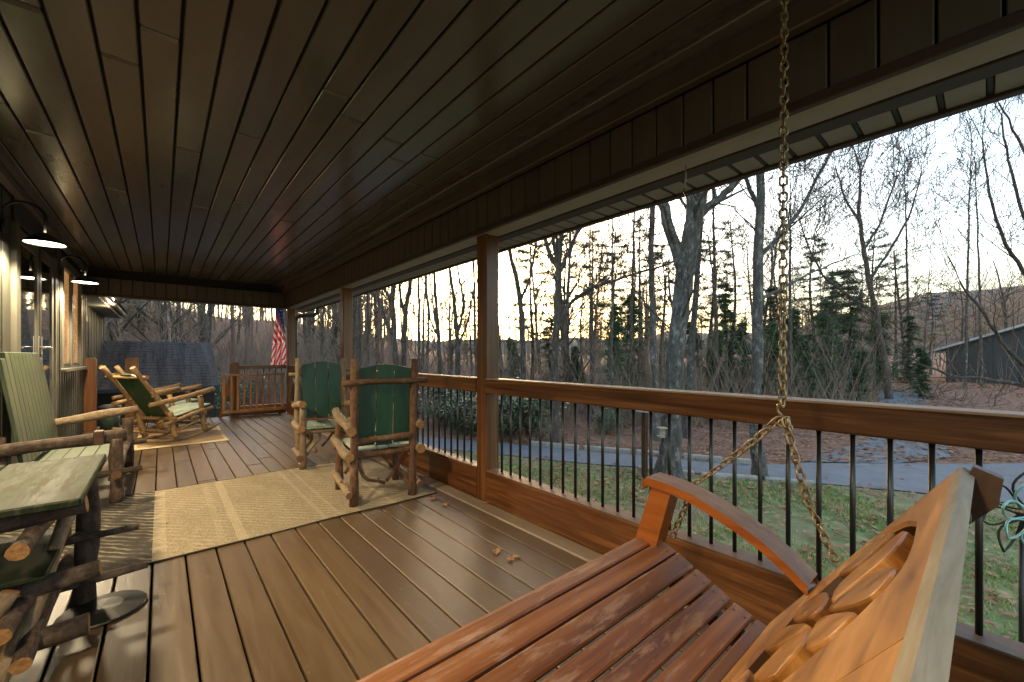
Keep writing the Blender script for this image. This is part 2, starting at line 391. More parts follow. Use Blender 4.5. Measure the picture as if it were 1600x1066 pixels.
def ground():
    def axis(c, lo, hi):
        out = []; 
        for i in range(-70, 71):
            s = i/70; out.append(c + (abs(s)**2.6)*(hi if s > 0 else -lo)*1.0 + s*8)
        return out
    xs = axis(8, 380, 420); ys = axis(6, 380, 420); m = MB(); nx = len(xs)
    for y in ys:
        for x in xs: m.v.append((x, y, gz(x, y)))
    for j in range(len(ys)-1):
        for i in range(nx-1):
            a = j*nx+i; m.face((a, a+1, a+nx+1, a+nx), 0, None, True)
    mat, t, b = newmat('ground cover')
    p = coords(t, 'pos', (1, 1, 1), False)
    n1 = noise_(t, p, .55, 6, .65, .3); n2 = noise_(t, p, 5.5, 5, .7); n3 = noise_(t, p, 34, 3, .7)
    vo = N(t, 'ShaderNodeTexVoronoi'); vo.inputs['Scale'].default_value = 11; t.links.new(p, vo.inputs['Vector'])
    grass = ramp(t, n2, [(.3, (.11, .15, .045)), (.5, (.19, .22, .075)), (.7, (.34, .29, .15))])
    grass = mix(t, ramp(t, n1, [(.45, (0, 0, 0)), (.62, (.85,)*3)]), grass, (.23, .175, .095))
    litter = mix(t, n3, ramp(t, vo.outputs['Color'], [(.2, (.16, .075, .042)), (.8, (.40, .21, .13))]), (.24, .115, .07))
    # the litter begins past the drive: distance along the ground from the road's far edge, broken by noise
    sx = N(t, 'ShaderNodeSeparateXYZ'); t.links.new(p, sx.inputs[0])
    li = N(t, 'ShaderNodeMath'); li.operation = 'MULTIPLY_ADD'; li.inputs[1].default_value = .62; t.links.new(sx.outputs[1], li.inputs[0]); t.links.new(sx.outputs[0], li.inputs[2])
    ad = N(t, 'ShaderNodeMath'); ad.operation = 'MULTIPLY_ADD'; ad.inputs[1].default_value = 1.4; t.links.new(n1, ad.inputs[0]); t.links.new(li.outputs[0], ad.inputs[2])
    fm = N(t, 'ShaderNodeMapRange'); fm.inputs[1].default_value = 11.9; fm.inputs[2].default_value = 12.6; t.links.new(ad.outputs[0], fm.inputs[0])
    t.links.new(mix(t, fm.outputs[0], grass, litter), b.inputs['Base Color']); b.inputs['Roughness'].default_value = .95
    bump(t, b, n2, .5, .05)
    return struct(m.build('ground', mat))
ground()
def road():
    mat, t, b = newmat('old asphalt')
    p = coords(t, 'pos', (1, 1, 1), False); f = noise_(t, p, 3, 6, .7); g = noise_(t, p, 60, 3, .7)
    col = mix(t, .35, ramp(t, f, [(.3, (.125, .122, .130)), (.7, (.215, .210, .215))]), ramp(t, g, [(.3, (.07, .07, .08)), (.7, (.30, .30, .31))]))
    # leaf dust drifted on to the surface
    d = noise_(t, p, .8, 6, .7, .5); col = mix(t, ramp(t, d, [(.55, (0, 0, 0)), (.72, (.8,)*3)]), col, (.20, .13, .085))
    t.links.new(col, b.inputs['Base Color']); b.inputs['Roughness'].default_value = .8
    m = MB()
    for (a, b2), (c, d2) in zip(zip(ROAD_N, ROAD_F), list(zip(ROAD_N, ROAD_F))[1:]):
        K = 6
        for i in range(K):
            for j in range(4):
                def pt(u, v):
                    x0 = a[0]+(c[0]-a[0])*u; y0 = a[1]+(c[1]-a[1])*u; x1 = b2[0]+(d2[0]-b2[0])*u; y1 = b2[1]+(d2[1]-b2[1])*u
                    x = x0+(x1-x0)*v; y = y0+(y1-y0)*v
                    w_ = .06*noise.noise(Vector((x*1.7, y*1.7, 0))) if v in (0, 1) else 0
                    return (x+w_, y+w_, gz(x, y)+.02+.012*math.sin(v*math.pi))
                m.quad(pt(i/K, j/4), pt((i+1)/K, j/4), pt((i+1)/K, (j+1)/4), pt(i/K, (j+1)/4))
    struct(m.build('driveway', mat))
    # a spur leaves it to the back right
    m = MB(); sp = [((10.9, 2.75), (12.2, 1.4)), ((13.0, 2.5), (14.0, .6)), ((15.4, 2.2), (16.0, .8)), ((19, 2.4), (19.2, 1.2)), ((25, 3.4), (25, 2.0))]
    for (a, b2), (c, d2) in zip(sp, sp[1:]):
        for i in range(5):
            def pt(u, v):
                x0 = a[0]+(c[0]-a[0])*u; y0 = a[1]+(c[1]-a[1])*u; x1 = b2[0]+(d2[0]-b2[0])*u; y1 = b2[1]+(d2[1]-b2[1])*u
                x = x0+(x1-x0)*v; y = y0+(y1-y0)*v; return (x, y, gz(x, y)+.028)
            m.quad(pt(i/5, 1), pt((i+1)/5, 1), pt((i+1)/5, 0), pt(i/5, 0))
    struct(m.build('driveway', mat))
road()
def hills():
    mat, t, b = newmat('far wooded hill')
    p = coords(t, 'pos', (.5, .5, .16), False); f = noise_(t, p, 1, 8, .8)
    t.links.new(ramp(t, f, [(.3, (.035, .033, .038)), (.7, (.105, .095, .10))]), b.inputs['Base Color']); b.inputs['Roughness'].default_value = 1
    m = MB(); n = 120
    for i in range(n+1):
        a = R(-75)+R(215)*i/n                      # azimuth clockwise from +Y
        for k, (r, hf) in enumerate(((130, -4), (175, .55), (230, 1.0), (290, 1.02))):
            px = math.degrees(a)-40.6
            top = 11 + 15*sstep(22, 52, px) + 16*sstep(-18, -50, px) + 5*noise.noise(Vector((a*5, 0, 1))) + 2*noise.noise(Vector((a*17, 0, 5)))
            m.v.append((r*math.sin(a), r*math.cos(a), hf if hf < 0 else top*hf))
    for i in range(n):
        for k in range(3):
            q = i*4+k; m.face((q, q+4, q+5, q+1), 0, None, True)
    struct(m.build('hill', mat))
hills()

# ================================================================== PORCH
XW = -.95; Y0, Y1 = -1.6, 9.75
def boards(root, mesh, x_lines, y0, y1, z, name, jrng, seglen):
    for i, x in enumerate(x_lines):
        y = y0
        cuts = []; q = y0 + jrng.uniform(.6, 1)*seglen
        while q < y1-.5: cuts.append(q); q += jrng.uniform(.75, 1.1)*seglen
        ys = [y0]+cuts+[y1]
        for a, b in zip(ys, ys[1:]):
            o = inst(mesh, name, root, (x, (a+b)/2, z+jrng.uniform(-.0012, .0012)), (1, (b-a)-(.004 if z < 1 else .0012), 1))
PD = .1475
deck = thing('porch_deck', 'brown painted plank porch deck running the length of the house', 'deck', (0.5, 4, -.03))
deck['kind'] = 'structure'; del deck['category']
mm = MB(); mm.box(-.0690, .0690, -.5, .5, -.032, 0, 0, .004); bd = mm.build('plank', M['deck']); bd_mesh = bd.data; bpy.data.objects.remove(bd)
xl = [.109+PD*(k+.5) for k in range(-7, 12)]
boards(deck, bd_mesh, [x for x in xl if XW+.05 < x < 1.84], Y0, Y1, 0, 'plank', random.Random(3), 8.5)
boxpart('nosing_board', M['deck_edge'], deck, 1.856, 1.972, Y0, Y1, -.02, .012, .012)
boxpart('nosing_board', M['deck_edge'], deck, 1.978, 2.16, Y0, Y1, -.03, .0, .01)
boxpart('joist_skirt', M['under'], deck, XW, 2.14, Y0, Y1-.02, -.30, -.065, 0)

ceil = thing('porch_ceiling', 'dark brown glossy plank ceiling above the porch', 'ceiling', (.5, 4, 2.6)); ceil['kind'] = 'structure'; del ceil['category']
mm = MB(); mm.box(-.0675, .0675, -.5, .5, 0, .02, 0, .006); bd = mm.build('plank', M['ceil']); cm = bd.data; bpy.data.objects.remove(bd)
xc = [-.077+.1455*(k+.5) for k in range(-6, 14)]
boards(ceil, cm, [x for x in xc if XW < x < 1.82], Y0, 9.35, 2.6, 'plank', random.Random(11), 6.5)
boxpart('backing', M['under'], ceil, XW-.3, 2.4, Y0, 9.5, 2.622, 2.70, 0)
boxpart('edge_board', M['ceil'], ceil, 1.795, 1.895, Y0, 9.35, 2.565, 2.598, .006)
boxpart('edge_board', M['beam'], ceil, 1.875, 1.93, Y0, 9.35, 2.46, 2.563, .006)
boxpart('edge_board', M['beam'], ceil, XW+.002, XW+.06, Y0, 9.35, 2.52, 2.598, .006)

def beam(name, label, L, mtx, rib=.143):
    """built along local y from 0 to L, inner face at local x = 0, outwards +x"""
    root = thing(name, label, 'beam', mtx.translation)
    core = MB(); core.box(.03, .20, 0, L, 2.19, 2.62, 0, .004, mtx); core.build('core', M['under'], root)
    n = int(L/rib); p0 = MB(); p0.box(0, .028, -rib/2+.004, rib/2-.004, 2.19, 2.455, 0, .004); q = p0.build('panel_board', M['beam']); pm = q.data; bpy.data.objects.remove(q)
    for i in range(n+1):
        o = inst(pm, 'panel_board', None); o.matrix_basis = mtx @ Matrix.Translation((0, rib*(i+.5) if i < n else L-rib/2+.0, .001*(i % 2))); setp(o, root)
    b = MB(); b.box(-.014, .02, 0, L, 2.158, 2.200, 0, .004, mtx); b.build('trim_board', M['fascia'], root)
    b = MB()
    for i in range(9):                                       # rounded underside wrap
        a0, a1 = math.pi*i/9, math.pi*(i+1)/9
        P = lambda a: (.115-.093*math.cos(a), 2.185-.018*math.sin(a))
        (xa, za), (xb, zb) = P(a0), P(a1)
        b.quad(mtx @ Vector((xa, 0, za)), mtx @ Vector((xa, L, za)), mtx @ Vector((xb, L, zb)), mtx @ Vector((xb, 0, zb)))
    b.build('underside_wrap', M['under_beam'], root)
    b = MB(); b.box(.21, .31, 0, L, 2.172, 2.26, 0, .004, mtx); b.build('frieze_board', M['fascia'], root)
    return root
beam('porch_beam', 'long dark brown panelled beam above the porch railing posts', 9.55-Y0, Matrix.Translation((1.93, Y0, 0)))
beam('porch_beam', 'dark brown panelled beam across the far end of the porch', 2.86, Matrix.Translation((1.92, 9.36, 0)) @ Matrix.Rotation(R(90), 4, 'Z'))

so = thing('eave_soffit', 'pale grey vented soffit panels with dark channels along the eave', 'soffit', (2.4, 4, 2.18))
mm = MB(); mm.box(0, .185, -.053, .053, 0, .012, 0, .003); q = mm.build('soffit_panel', M['soffit']); spm = q.data; bpy.data.objects.remove(q)
mm = MB(); mm.box(0, .185, -.009, .009, 0, .012, 0, .003); q = mm.build('soffit_channel', M['soffit_rib']); scm = q.data; bpy.data.objects.remove(q)
y = Y0
while y < 10.2:
    inst(spm, 'soffit_panel', so, (2.245, y, 2.185)); inst(scm, 'soffit_channel', so, (2.246, y+.064, 2.189)); y += .128
boxpart('fascia_board', M['fascia'], so, 2.43, 2.45, Y0, 10.3, 2.172, 2.36, .003)
g = MB()
pr = [(2.452, 2.34), (2.452, 2.20), (2.47, 2.185), (2.52, 2.19), (2.545, 2.25), (2.56, 2.33), (2.575, 2.335)]
for (xa, za), (xb, zb) in zip(pr, pr[1:]): g.quad((xa, Y0, za), (xb, Y0, zb), (xb, 10.3, zb), (xa, 10.3, za))
g.build('gutter', M['fascia'], so)
rf = MB(); rf.quad((2.60, Y0-.3, 2.36), (2.60, 10.4, 2.36), (-3.5, 10.4, 4.2), (-3.5, Y0-.3, 4.2)); rf.quad((2.60, Y0-.3, 2.34), (-3.5, Y0-.3, 4.18), (-3.5, 10.4, 4.18), (2.60, 10.4, 2.34))
tag(rf.build('porch_roof', M['shingle']), 'grey shingled porch roof above the plank ceiling', 'roof')

# downspout at the far corner
ds = MB()
ds.tube([(2.50, 9.2, 2.22), (2.50, 9.2, 2.10), (2.46, 9.3, 2.05), (2.26, 9.62, 2.05), (2.2, 9.7, 2.0), (2.19, 9.72, 1.9), (2.19, 9.72, -1.1)], .042, 8, 0, 0)
ds.box(2.13, 2.25, 9.66, 9.78, 1.45, 1.47, 0, .002)
tag(ds.build('downspout', M['plastic_gy']), 'dark downspout with elbow beside the far corner post', 'downspout')

# posts
def post(y0, y1, label, x0=1.99, x1=2.125, h=2.187):
    m = MB(); m.box(x0, x1, y0, y1, .001, h, 0, .008)
    for k in range(3):
        pass
    return tag(m.build('porch_post', M['stain_z']), label, 'post', 'stained porch posts')
post(2.645, 2.78, 'stained square porch post nearest the camera between rail sections')
post(6.05, 6.185, 'second stained square porch post behind the green log chairs')
post(9.42, 9.555, 'farthest stained square porch post at the flag corner')
post(-.76, -.62, 'stained square porch post behind the swing at the near end')

mm = MB(); mm.tube([(0, 0, 0), (0, 0, .625)], .0095, 8, 0, 0); q = mm.build('baluster', M['baluster']); balm = q.data; bpy.data.objects.remove(q)
def railing(y0, y1, label, first):
    root = thing('porch_railing', label, 'railing', (2.04, (y0+y1)/2, 0), 0, 'railing sections along the porch')
    boxpart('top_rail', M['stain_y'], root, 1.978, 2.10, y0, y1, .884, .992, .006)
    boxpart('rail_cap', M['cap'], root, 1.980, 2.104, y0, y1, .9925, 1.002, .003)
    boxpart('bottom_rail', M['stain_y'], root, 1.985, 2.10, y0, y1, .004, .252, .006)
    boxpart('rail_ledge', M['ledge'], root, 1.987, 2.098, y0, y1, .2525, .262, .003)
    y = first
    while y > y0+.03:
        if y < y1-.03: inst(balm, 'baluster', root, (2.052, y, .260))
        y -= .1085
    return root
railing(-.615, 2.643, 'near railing section with stained rails and black balusters beside the swing', 2.52)
railing(2.782, 6.048, 'middle railing section behind the green log chairs', 5.98)
railing(6.187, 9.418, 'far railing section between second post and corner post', 9.36)

# ---- far end: newels, short railing, gate
def newel(x0, x1, y0, y1, h, label):
    m = MB(); pr = [(x0, .002), (x1, .002), (x1, h-.03), (x1-.03, h), (x0+.03, h), (x0, h-.03)]
    n = len(m.v)
    for yy in (y0, y1):
        for x, z in pr: m.v.append((x, yy, z))
    k = len(pr); m.face([n+i for i in range(k)]); m.face([n+k+i for i in range(k)][::-1])
    for i in range(k): j = (i+1) % k; m.face((n+i, n+k+i, n+k+j, n+j))
    return tag(m.build('stair_newel', M['stain_z']), label, 'newel post', 'newel posts at the porch stairs')
newel(1.02, 1.16, 9.55, 9.69, 1.07, 'stained newel post at the left end of the short far railing')
newel(-.47, -.30, 9.6, 9.72, 1.16, 'stained newel post with rounded top in front of the shingle roof')
newel(-.93, -.79, 9.3, 9.42, 1.16, 'stained newel post with rounded top against the house corner')
fr = thing('porch_railing', 'short end railing with black balusters behind the wooden gate', 'railing', (1.6, 9.62, 0), 0)
boxpart('top_rail', M['stain_x'], fr, 1.162, 1.988, 9.575, 9.68, .93, 1.0, .006)
boxpart('bottom_rail', M['stain_x'], fr, 1.162, 1.988, 9.58, 9.675, .01, .2, .006)
for i in range(7): inst(balm, 'baluster', fr, (1.26+.108*i, 9.63, .2), (1, 1, 1.18))
br = MB(); br.box(-.03, .03, -.02, .02, -.5, .5, 0, .004, Matrix.Translation((.96, 9.7, .42)) @ Matrix.Rotation(R(13), 4, 'Y')); br.build('stair_brace', M['stain_z'], fr)
gt = thing('wooden_gate', 'open stained wooden baluster gate on a caster at the far corner', 'gate', (1.4, 9.45, .05))
boxpart('top_rail', M['gate'], gt, .87, 1.93, 9.42, 9.47, .80, .84, .004)
boxpart('bottom_rail', M['gate'], gt, .87, 1.93, 9.425, 9.465, .09, .15, .004)
boxpart('stile', M['gate'], gt, .872, .925, 9.43, 9.46, .151, .799, .004); boxpart('stile', M['gate'], gt, 1.865, 1.918, 9.43, 9.46, .151, .799, .004)
for i in range(8): boxpart('gate_baluster', M['gate'], gt, 1.0+.105*i, 1.035+.105*i, 9.432, 9.458, .151, .799, .003)
cw = MB(); cw.tube([(1.84, 9.43, .04), (1.84, 9.46, .04)], .038, 10, 0, 0); cw.box(1.83, 1.85, 9.435, 9.455, .06, .09, 0, .002); cw.build('caster', M['bronze'], gt)

# ---- stairs down beyond the opening
stp = MB()
for i in range(5): stp.box(-.28, 1.0, 9.77+.28*i, 10.08+.28*i, -.24-.2*i, -.2-.2*i, 0, .005)
tag(stp.build('porch_steps', M['deck']), 'brown plank steps going down past the far deck edge', 'steps')

# ---- house wall with door and window
hw = thing('house_wall', 'olive grey vertical board wall of the house along the porch', 'wall', (XW, 4, 0))
def wallboard(y0, y1, z0, z1, depth=0): boxpart('siding_board', M['wall'], hw, XW-.03, XW+.004+depth, y0+.003, y1-.003, z0, z1, .004)
boxpart('backing', M['under'], hw, XW-.30, XW-.032, Y0, 9.6, -.2, 2.62, 0)
y = Y0; k = 0
while y < 5.28: wallboard(y, min(y+.2, 5.28), .005, 2.5, .006*(k % 2)); y += .2; k += 1
y = 7.02; k = 0
while y < 9.55:
    top = .98 if 7.35 < y+.05 < 9.12 else 2.5
    wallboard(y, min(y+.085, 9.58), .005, top, .022*(k % 2)); y += .085; k += 1
boxpart('header_board', M['trim_dk'], hw, XW-.03, XW+.02, 5.28, 7.02, 2.32, 2.52, .004)
boxpart('corner_board', M['trim'], hw, XW-.03, XW+.03, 6.98, 7.06, .005, 2.31, .004)
dr = thing('front_door', 'glazed double front door with lever handles under the porch lamp', 'door', (XW, 6.15, 0))
for (a, b) in ((5.42, 6.22), (6.235, 6.95)):
    fx0, fx1 = XW-.03, XW+.012
    f1 = boxpart('door_leaf', M['trim_dk'], dr, fx0, fx1-.012, a, b, .02, 2.30, .004)
    boxpart('door_stile', M['trim'] if a < 6 else M['trim_dk'], dr, fx0, fx1+.006, a, a+.10, .022, 2.298, .004)
    boxpart('door_stile', M['trim'], dr, fx0, fx1+.006, b-.10, b, .022, 2.298, .004)
    boxpart('door_rail', M['trim'], dr, fx0, fx1+.004, a+.101, b-.101, 2.17, 2.297, .004)
    boxpart('door_rail', M['trim_dk'], dr, fx0, fx1+.004, a+.101, b-.101, .022, .30, .004)
    boxpart('pane', M['glassy'], dr, fx0+.002, fx1-.004, a+.102, b-.102, .302, 2.168, .001)
for yy, sg in ((6.16, -1), (6.30, 1)):
    h = MB(); h.box(XW+.019, XW+.027, yy-.02, yy+.02, 1.08, 1.38, 0, .003); h.tube([(XW+.02, yy, 1.27), (XW+.07, yy, 1.27), (XW+.075, yy+.02*sg, 1.27), (XW+.075, yy+.13*sg, 1.265)], .010, 8, 0, 0); h.build('lever_handle', M['steel'], dr)
boxpart('door_jamb', M['trim'], dr, XW-.03, XW+.03, 5.30, 5.415, .005, 2.31, .004)
wn = thing('porch_window', 'tall porch window glowing orange behind its pale frame', 'window', (XW, 8.2, 1))
boxpart('sill', M['trim'], wn, XW-.02, XW+.075, 7.32, 9.20, .985, 1.03, .006)
boxpart('frame', M['trim'], wn, XW-.03, XW+.030, 7.38, 7.52, 1.032, 2.42, .005); boxpart('frame', M['trim'], wn, XW-.03, XW+.030, 8.98, 9.12, 1.032, 2.42, .005)
boxpart('frame', M['trim'], wn, XW-.03, XW+.028, 7.521, 8.979, 2.30, 2.42, .005); boxpart('mullion', M['trim'], wn, XW-.03, XW+.022, 8.2, 8.29, 1.032, 2.299, .005)
for a, b in ((7.522, 8.199), (8.291, 8.978)):
    boxpart('sash', M['trim_dk'], wn, XW-.028, XW+.006, a, b, 1.033, 1.09, .003)
    boxpart('curtain', M['curtain'], wn, XW-.026, XW-.012, a+.02, b-.02, 1.09, 2.298, 0)
    pn, _t, _b = newmat('clear pane'); _b.inputs['Base Color'].default_value = (1, 1, 1, 1); _b.inputs['Roughness'].default_value = .02; _b.inputs['Transmission Weight'].default_value = 1; _b.inputs['IOR'].default_value = 1.3
    boxpart('pane', pn, wn, XW-.006, XW-.002, a, b, 1.091, 2.298, 0)

# ---- far wing of the house beyond the porch
wg = thing('house_wing', 'far wing of the house with lit eave and dark window', 'house', (-1.25, 13, 0))
for i in range(24): boxpart('siding_board', M['wall'], wg, -1.30, -1.2+.012*(i % 2), 9.9+.25*i, 10.145+.25*i, -1.1, 2.25, .004)
boxpart('eave_soffit', M['trim'], wg, -1.3, -.88, 9.85, 16, 2.26, 2.285, .003); boxpart('fascia_board', M['fascia'], wg, -.878, -.85, 9.85, 16, 2.24, 2.40, .003)
boxpart('gutter', M['trim'], wg, -.848, -.76, 9.85, 16, 2.30, 2.39, .02)
rr = MB(); rr.quad((-.72, 9.8, 2.40), (-.72, 16.1, 2.40), (-4, 16.1, 4.0), (-4, 9.8, 4.0)); rr.build('roof', M['shingle'], wg)
wf = boxpart('window', M['trim'], wg, -1.19, -1.16, 11.0, 12.2, .7, 2.0, .004); boxpart('pane', M['glassy'], wf, -1.165, -1.155, 11.1, 12.1, .8, 1.9, .002)
boxpart('shutter', M['trim_dk'], wg, -1.185, -1.15, 12.25, 12.6, .7, 2.0, .004)
def lantern():
    p = Vector((-.80, 12.3, 2.47))
    r = thing('eave_lantern', 'small lit lantern hanging at the far eave', 'lantern', p)
    m = MB(); m.tube([p+Vector((0, 0, .16)), p+Vector((0, 0, .1))], [.02, .10], 6, 0, 0)
    for i in range(6):
        a = i*math.pi/3; q = p+Vector((.09*math.cos(a), .09*math.sin(a), 0)); m.tube([q+Vector((0, 0, .1)), q-Vector((0, 0, .12))], .008, 4, 0, 0)
    m.tube([p-Vector((0, 0, .12)), p-Vector((0, 0, .15))], [.10, .05], 6, 0, 0); m.build('cage', M['lamp_metal'], r)
    b = MB(); b.tube([p+Vector((0, 0, -.08)), p, p+Vector((0, 0, .06))], [.03, .045, .02], 8, 0, 0); b.build('bulb', M['bulb'], r)
    L = bpy.data.lights.new('lantern_light', 'POINT'); L.energy = 3; L.color = (1, .8, .5); L.shadow_soft_size = .05
    o = bpy.data.objects.new('lantern_light', L); COL.objects.link(o); o.location = p-Vector((0, 0, .3)); setp(o, r)
lantern()

# ---- gooseneck lamps
def gooseneck(y, label, dim=1.0):
    x, z = -.72, 2.10
    r = thing('gooseneck_lamp', label, 'lamp', (XW, y, z), 0, 'gooseneck lamps along the house wall')
    m = MB(); n = 20
    prof = [(.024, .08), (.04, .07), (.08, .045), (.115, .010), (.125, -.004), (.121, -.004), (.110, .008), (.075, .040), (.035, .060)]
    for (ra, za), (rb, zb) in zip(prof, prof[1:]):
        for i in range(n):
            a0, a1 = 2*math.pi*i/n, 2*math.pi*(i+1)/n; mi = 1 if (ra <= .1215 and prof.index((ra, za)) >= 5) else 0
            f = lambda rr_, zz, a: (x+rr_*math.cos(a), y+rr_*math.sin(a), z+zz)
            m.quad(f(ra, za, a0), f(ra, za, a1), f(rb, zb, a1), f(rb, zb, a0), mi)
    m.build('shade', [M['lamp_metal'], M['lamp_in']], r)
    m = MB(); pts = [(XW+.01, y, z+.10)]
    for i in range(11):
        a = math.pi*(1-i/10); pts.append(((x+XW)/2+.005+(x-XW)/2*math.cos(a), y, z+.20+.11*math.sin(a)))
    pts.append((x, y, z+.09)); m.tube(pts, .011, 8, 0, 0); m.build('arm', M['lamp_metal'], r)
    m = MB(); m.tube([(XW+.005, y, z+.10), (XW+.03, y, z+.10)], .055, 14, 0, 0); m.build('wall_plate', M['lamp_metal'], r)
    m = MB(); n = 16; m.v.append((x, y, z+.003))
    for i in range(n): m.v.append((x+.112*math.cos(2*math.pi*i/n), y+.112*math.sin(2*math.pi*i/n), z+.006))
    for i in range(n): m.face((0, 1+(i+1) % n, 1+i))
    m.build('lit_diffuser', M['bulb'], r)
    L = bpy.data.lights.new('lamp_light', 'SPOT'); L.energy = LAMP_W*6*dim; L.color = (1, .80, .50); L.shadow_soft_size = .09; L.spot_size = R(148); L.spot_blend = .35
    o = bpy.data.objects.new('lamp_light', L); COL.objects.link(o); o.location = (x, y, z-.015); setp(o, r)
gooseneck(5.01, 'lit black gooseneck lamp above the glazed door')
gooseneck(7.33, 'lit black gooseneck lamp beside the porch window, farther of the pair')
gooseneck(.37, 'black gooseneck lamp on the wall at the near end by the swing', .8)
gooseneck(2.69, 'black gooseneck lamp on the wall above the log side table')

# ================================================================== PORCH SWING
SX0, SX1 = -.36, 1.50
sw = thing('porch_swing', 'wooden hanging porch swing with carved honey pine back and worn red seat', 'swing', (.57, .5, .31))
prof = [(.911, .464), (.851, .458), (.777, .436), (.708, .402), (.641, .373), (.577, .338), (.507, .315), (.465, .300)]
for i, ((ya, za), (yb, zb)) in enumerate(zip(prof, prof[1:])):
    L = math.hypot(yb-ya, zb-za); g_ = .0045
    ang = math.atan2(zb-za, ya-yb)                      # slope towards the back
    T = Matrix.Translation(((SX0+SX1)/2, (ya+yb)/2, (za+zb)/2)) @ Matrix.Rotation(-ang, 4, 'X')
    m = MB(); hx = (SX1-SX0)/2; m.box(-hx, hx, -L/2+g_, L/2-g_, -.024, 0, 0, .005, T); sl = m.build('seat_slat', M['swing_seat'], sw)
    sc_m = MB()
    for e in (1, -1):
        for q in (-.018, .018):
            c = T @ Vector((e*(hx-.045), q, .0012)); sc_m.tube([c, c+Vector((0, 0, .0008))], .004, 6, 0, 0)
    sc_m.build('screw', M['bronze'], sl)
fa = MB(); fa.box(SX0, SX1, .905, .93, .375, .452, 0, .005); fa.build('front_apron', M['swing_seat'], sw)
for x in (SX1-.08, .57, SX0+.08):
    m = MB(); n = len(m.v)
    up = [(y_, z_-.028) for y_, z_ in prof]; lo = [(y_, z_-.085) for y_, z_ in prof]
    for xx in (x-.018, x+.018):
        for q in up+lo[::-1]: m.v.append((xx, *q))
    k = len(up)*2; m.face([i for i in range(k)]); m.face([k+i for i in range(k)][::-1])
    for i in range(k): j = (i+1) % k; m.face((i, k+i, k+j, j))
    m.build('seat_support', M['dark_wood'], sw)
# back: a slanted panel with two round openings that hold six carved petals each
BY0, BZ0, BY1, BZ1 = .482, .293, .055, .898
BL = math.hypot(BY1-BY0, BZ1-BZ0); ey, ez = (BY1-BY0)/BL, (BZ1-BZ0)/BL; ny, nz = ez, -ey
def bp(x, s, d=0.0): return Vector((x, BY0+ey*s+ny*d, BZ0+ez*s+nz*d))
TH = .030
LEAVES = [[(1.036, .453), (1.198, .416), (1.227, .471), (1.221, .569), (1.263, .618), (1.188, .647), (1.097, .627), (1.051, .596), (1.055, .544), (1.05, .49)],
          [(.998, .458), (1.045, .467), (1.039, .505), (1.034, .56), (1.022, .603), (.943, .656), (.898, .665), (.85, .65), (.833, .618)],
          [(.802, .488), (.882, .456), (.994, .443), (.965, .487), (.832, .601), (.803, .597), (.787, .581), (.77, .549)],
          [(1.229, .25), (1.351, .238), (1.349, .279), (1.277, .36), (1.203, .404), (1.11, .435), (1.03, .423), (1.109, .345)],
          [(1.067, .234), (1.172, .19), (1.216, .222), (1.165, .292), (1.001, .429), (.986, .411), (1.0, .344)],
          [(.901, .276), (.962, .3), (1.01, .339), (.985, .435), (.906, .457), (.859, .456), (.814, .435), (.769, .422)],
          [(1.27, .43), (1.37, .36), (1.42, .42), (1.40, .52), (1.34, .585), (1.275, .56), (1.25, .49)],
          [(.80, .20), (.95, .14), (1.04, .17), (1.03, .22), (.93, .255), (.86, .27)],
          [(.745, .43), (.79, .40), (.86, .29), (.80, .235), (.73, .27), (.70, .35)]]
PIV = (1.04, .415)
def hull_r(a, pts):
    return max(((x-PIV[0])*math.cos(a)+(y-PIV[1])*math.sin(a)) for x, y in pts)
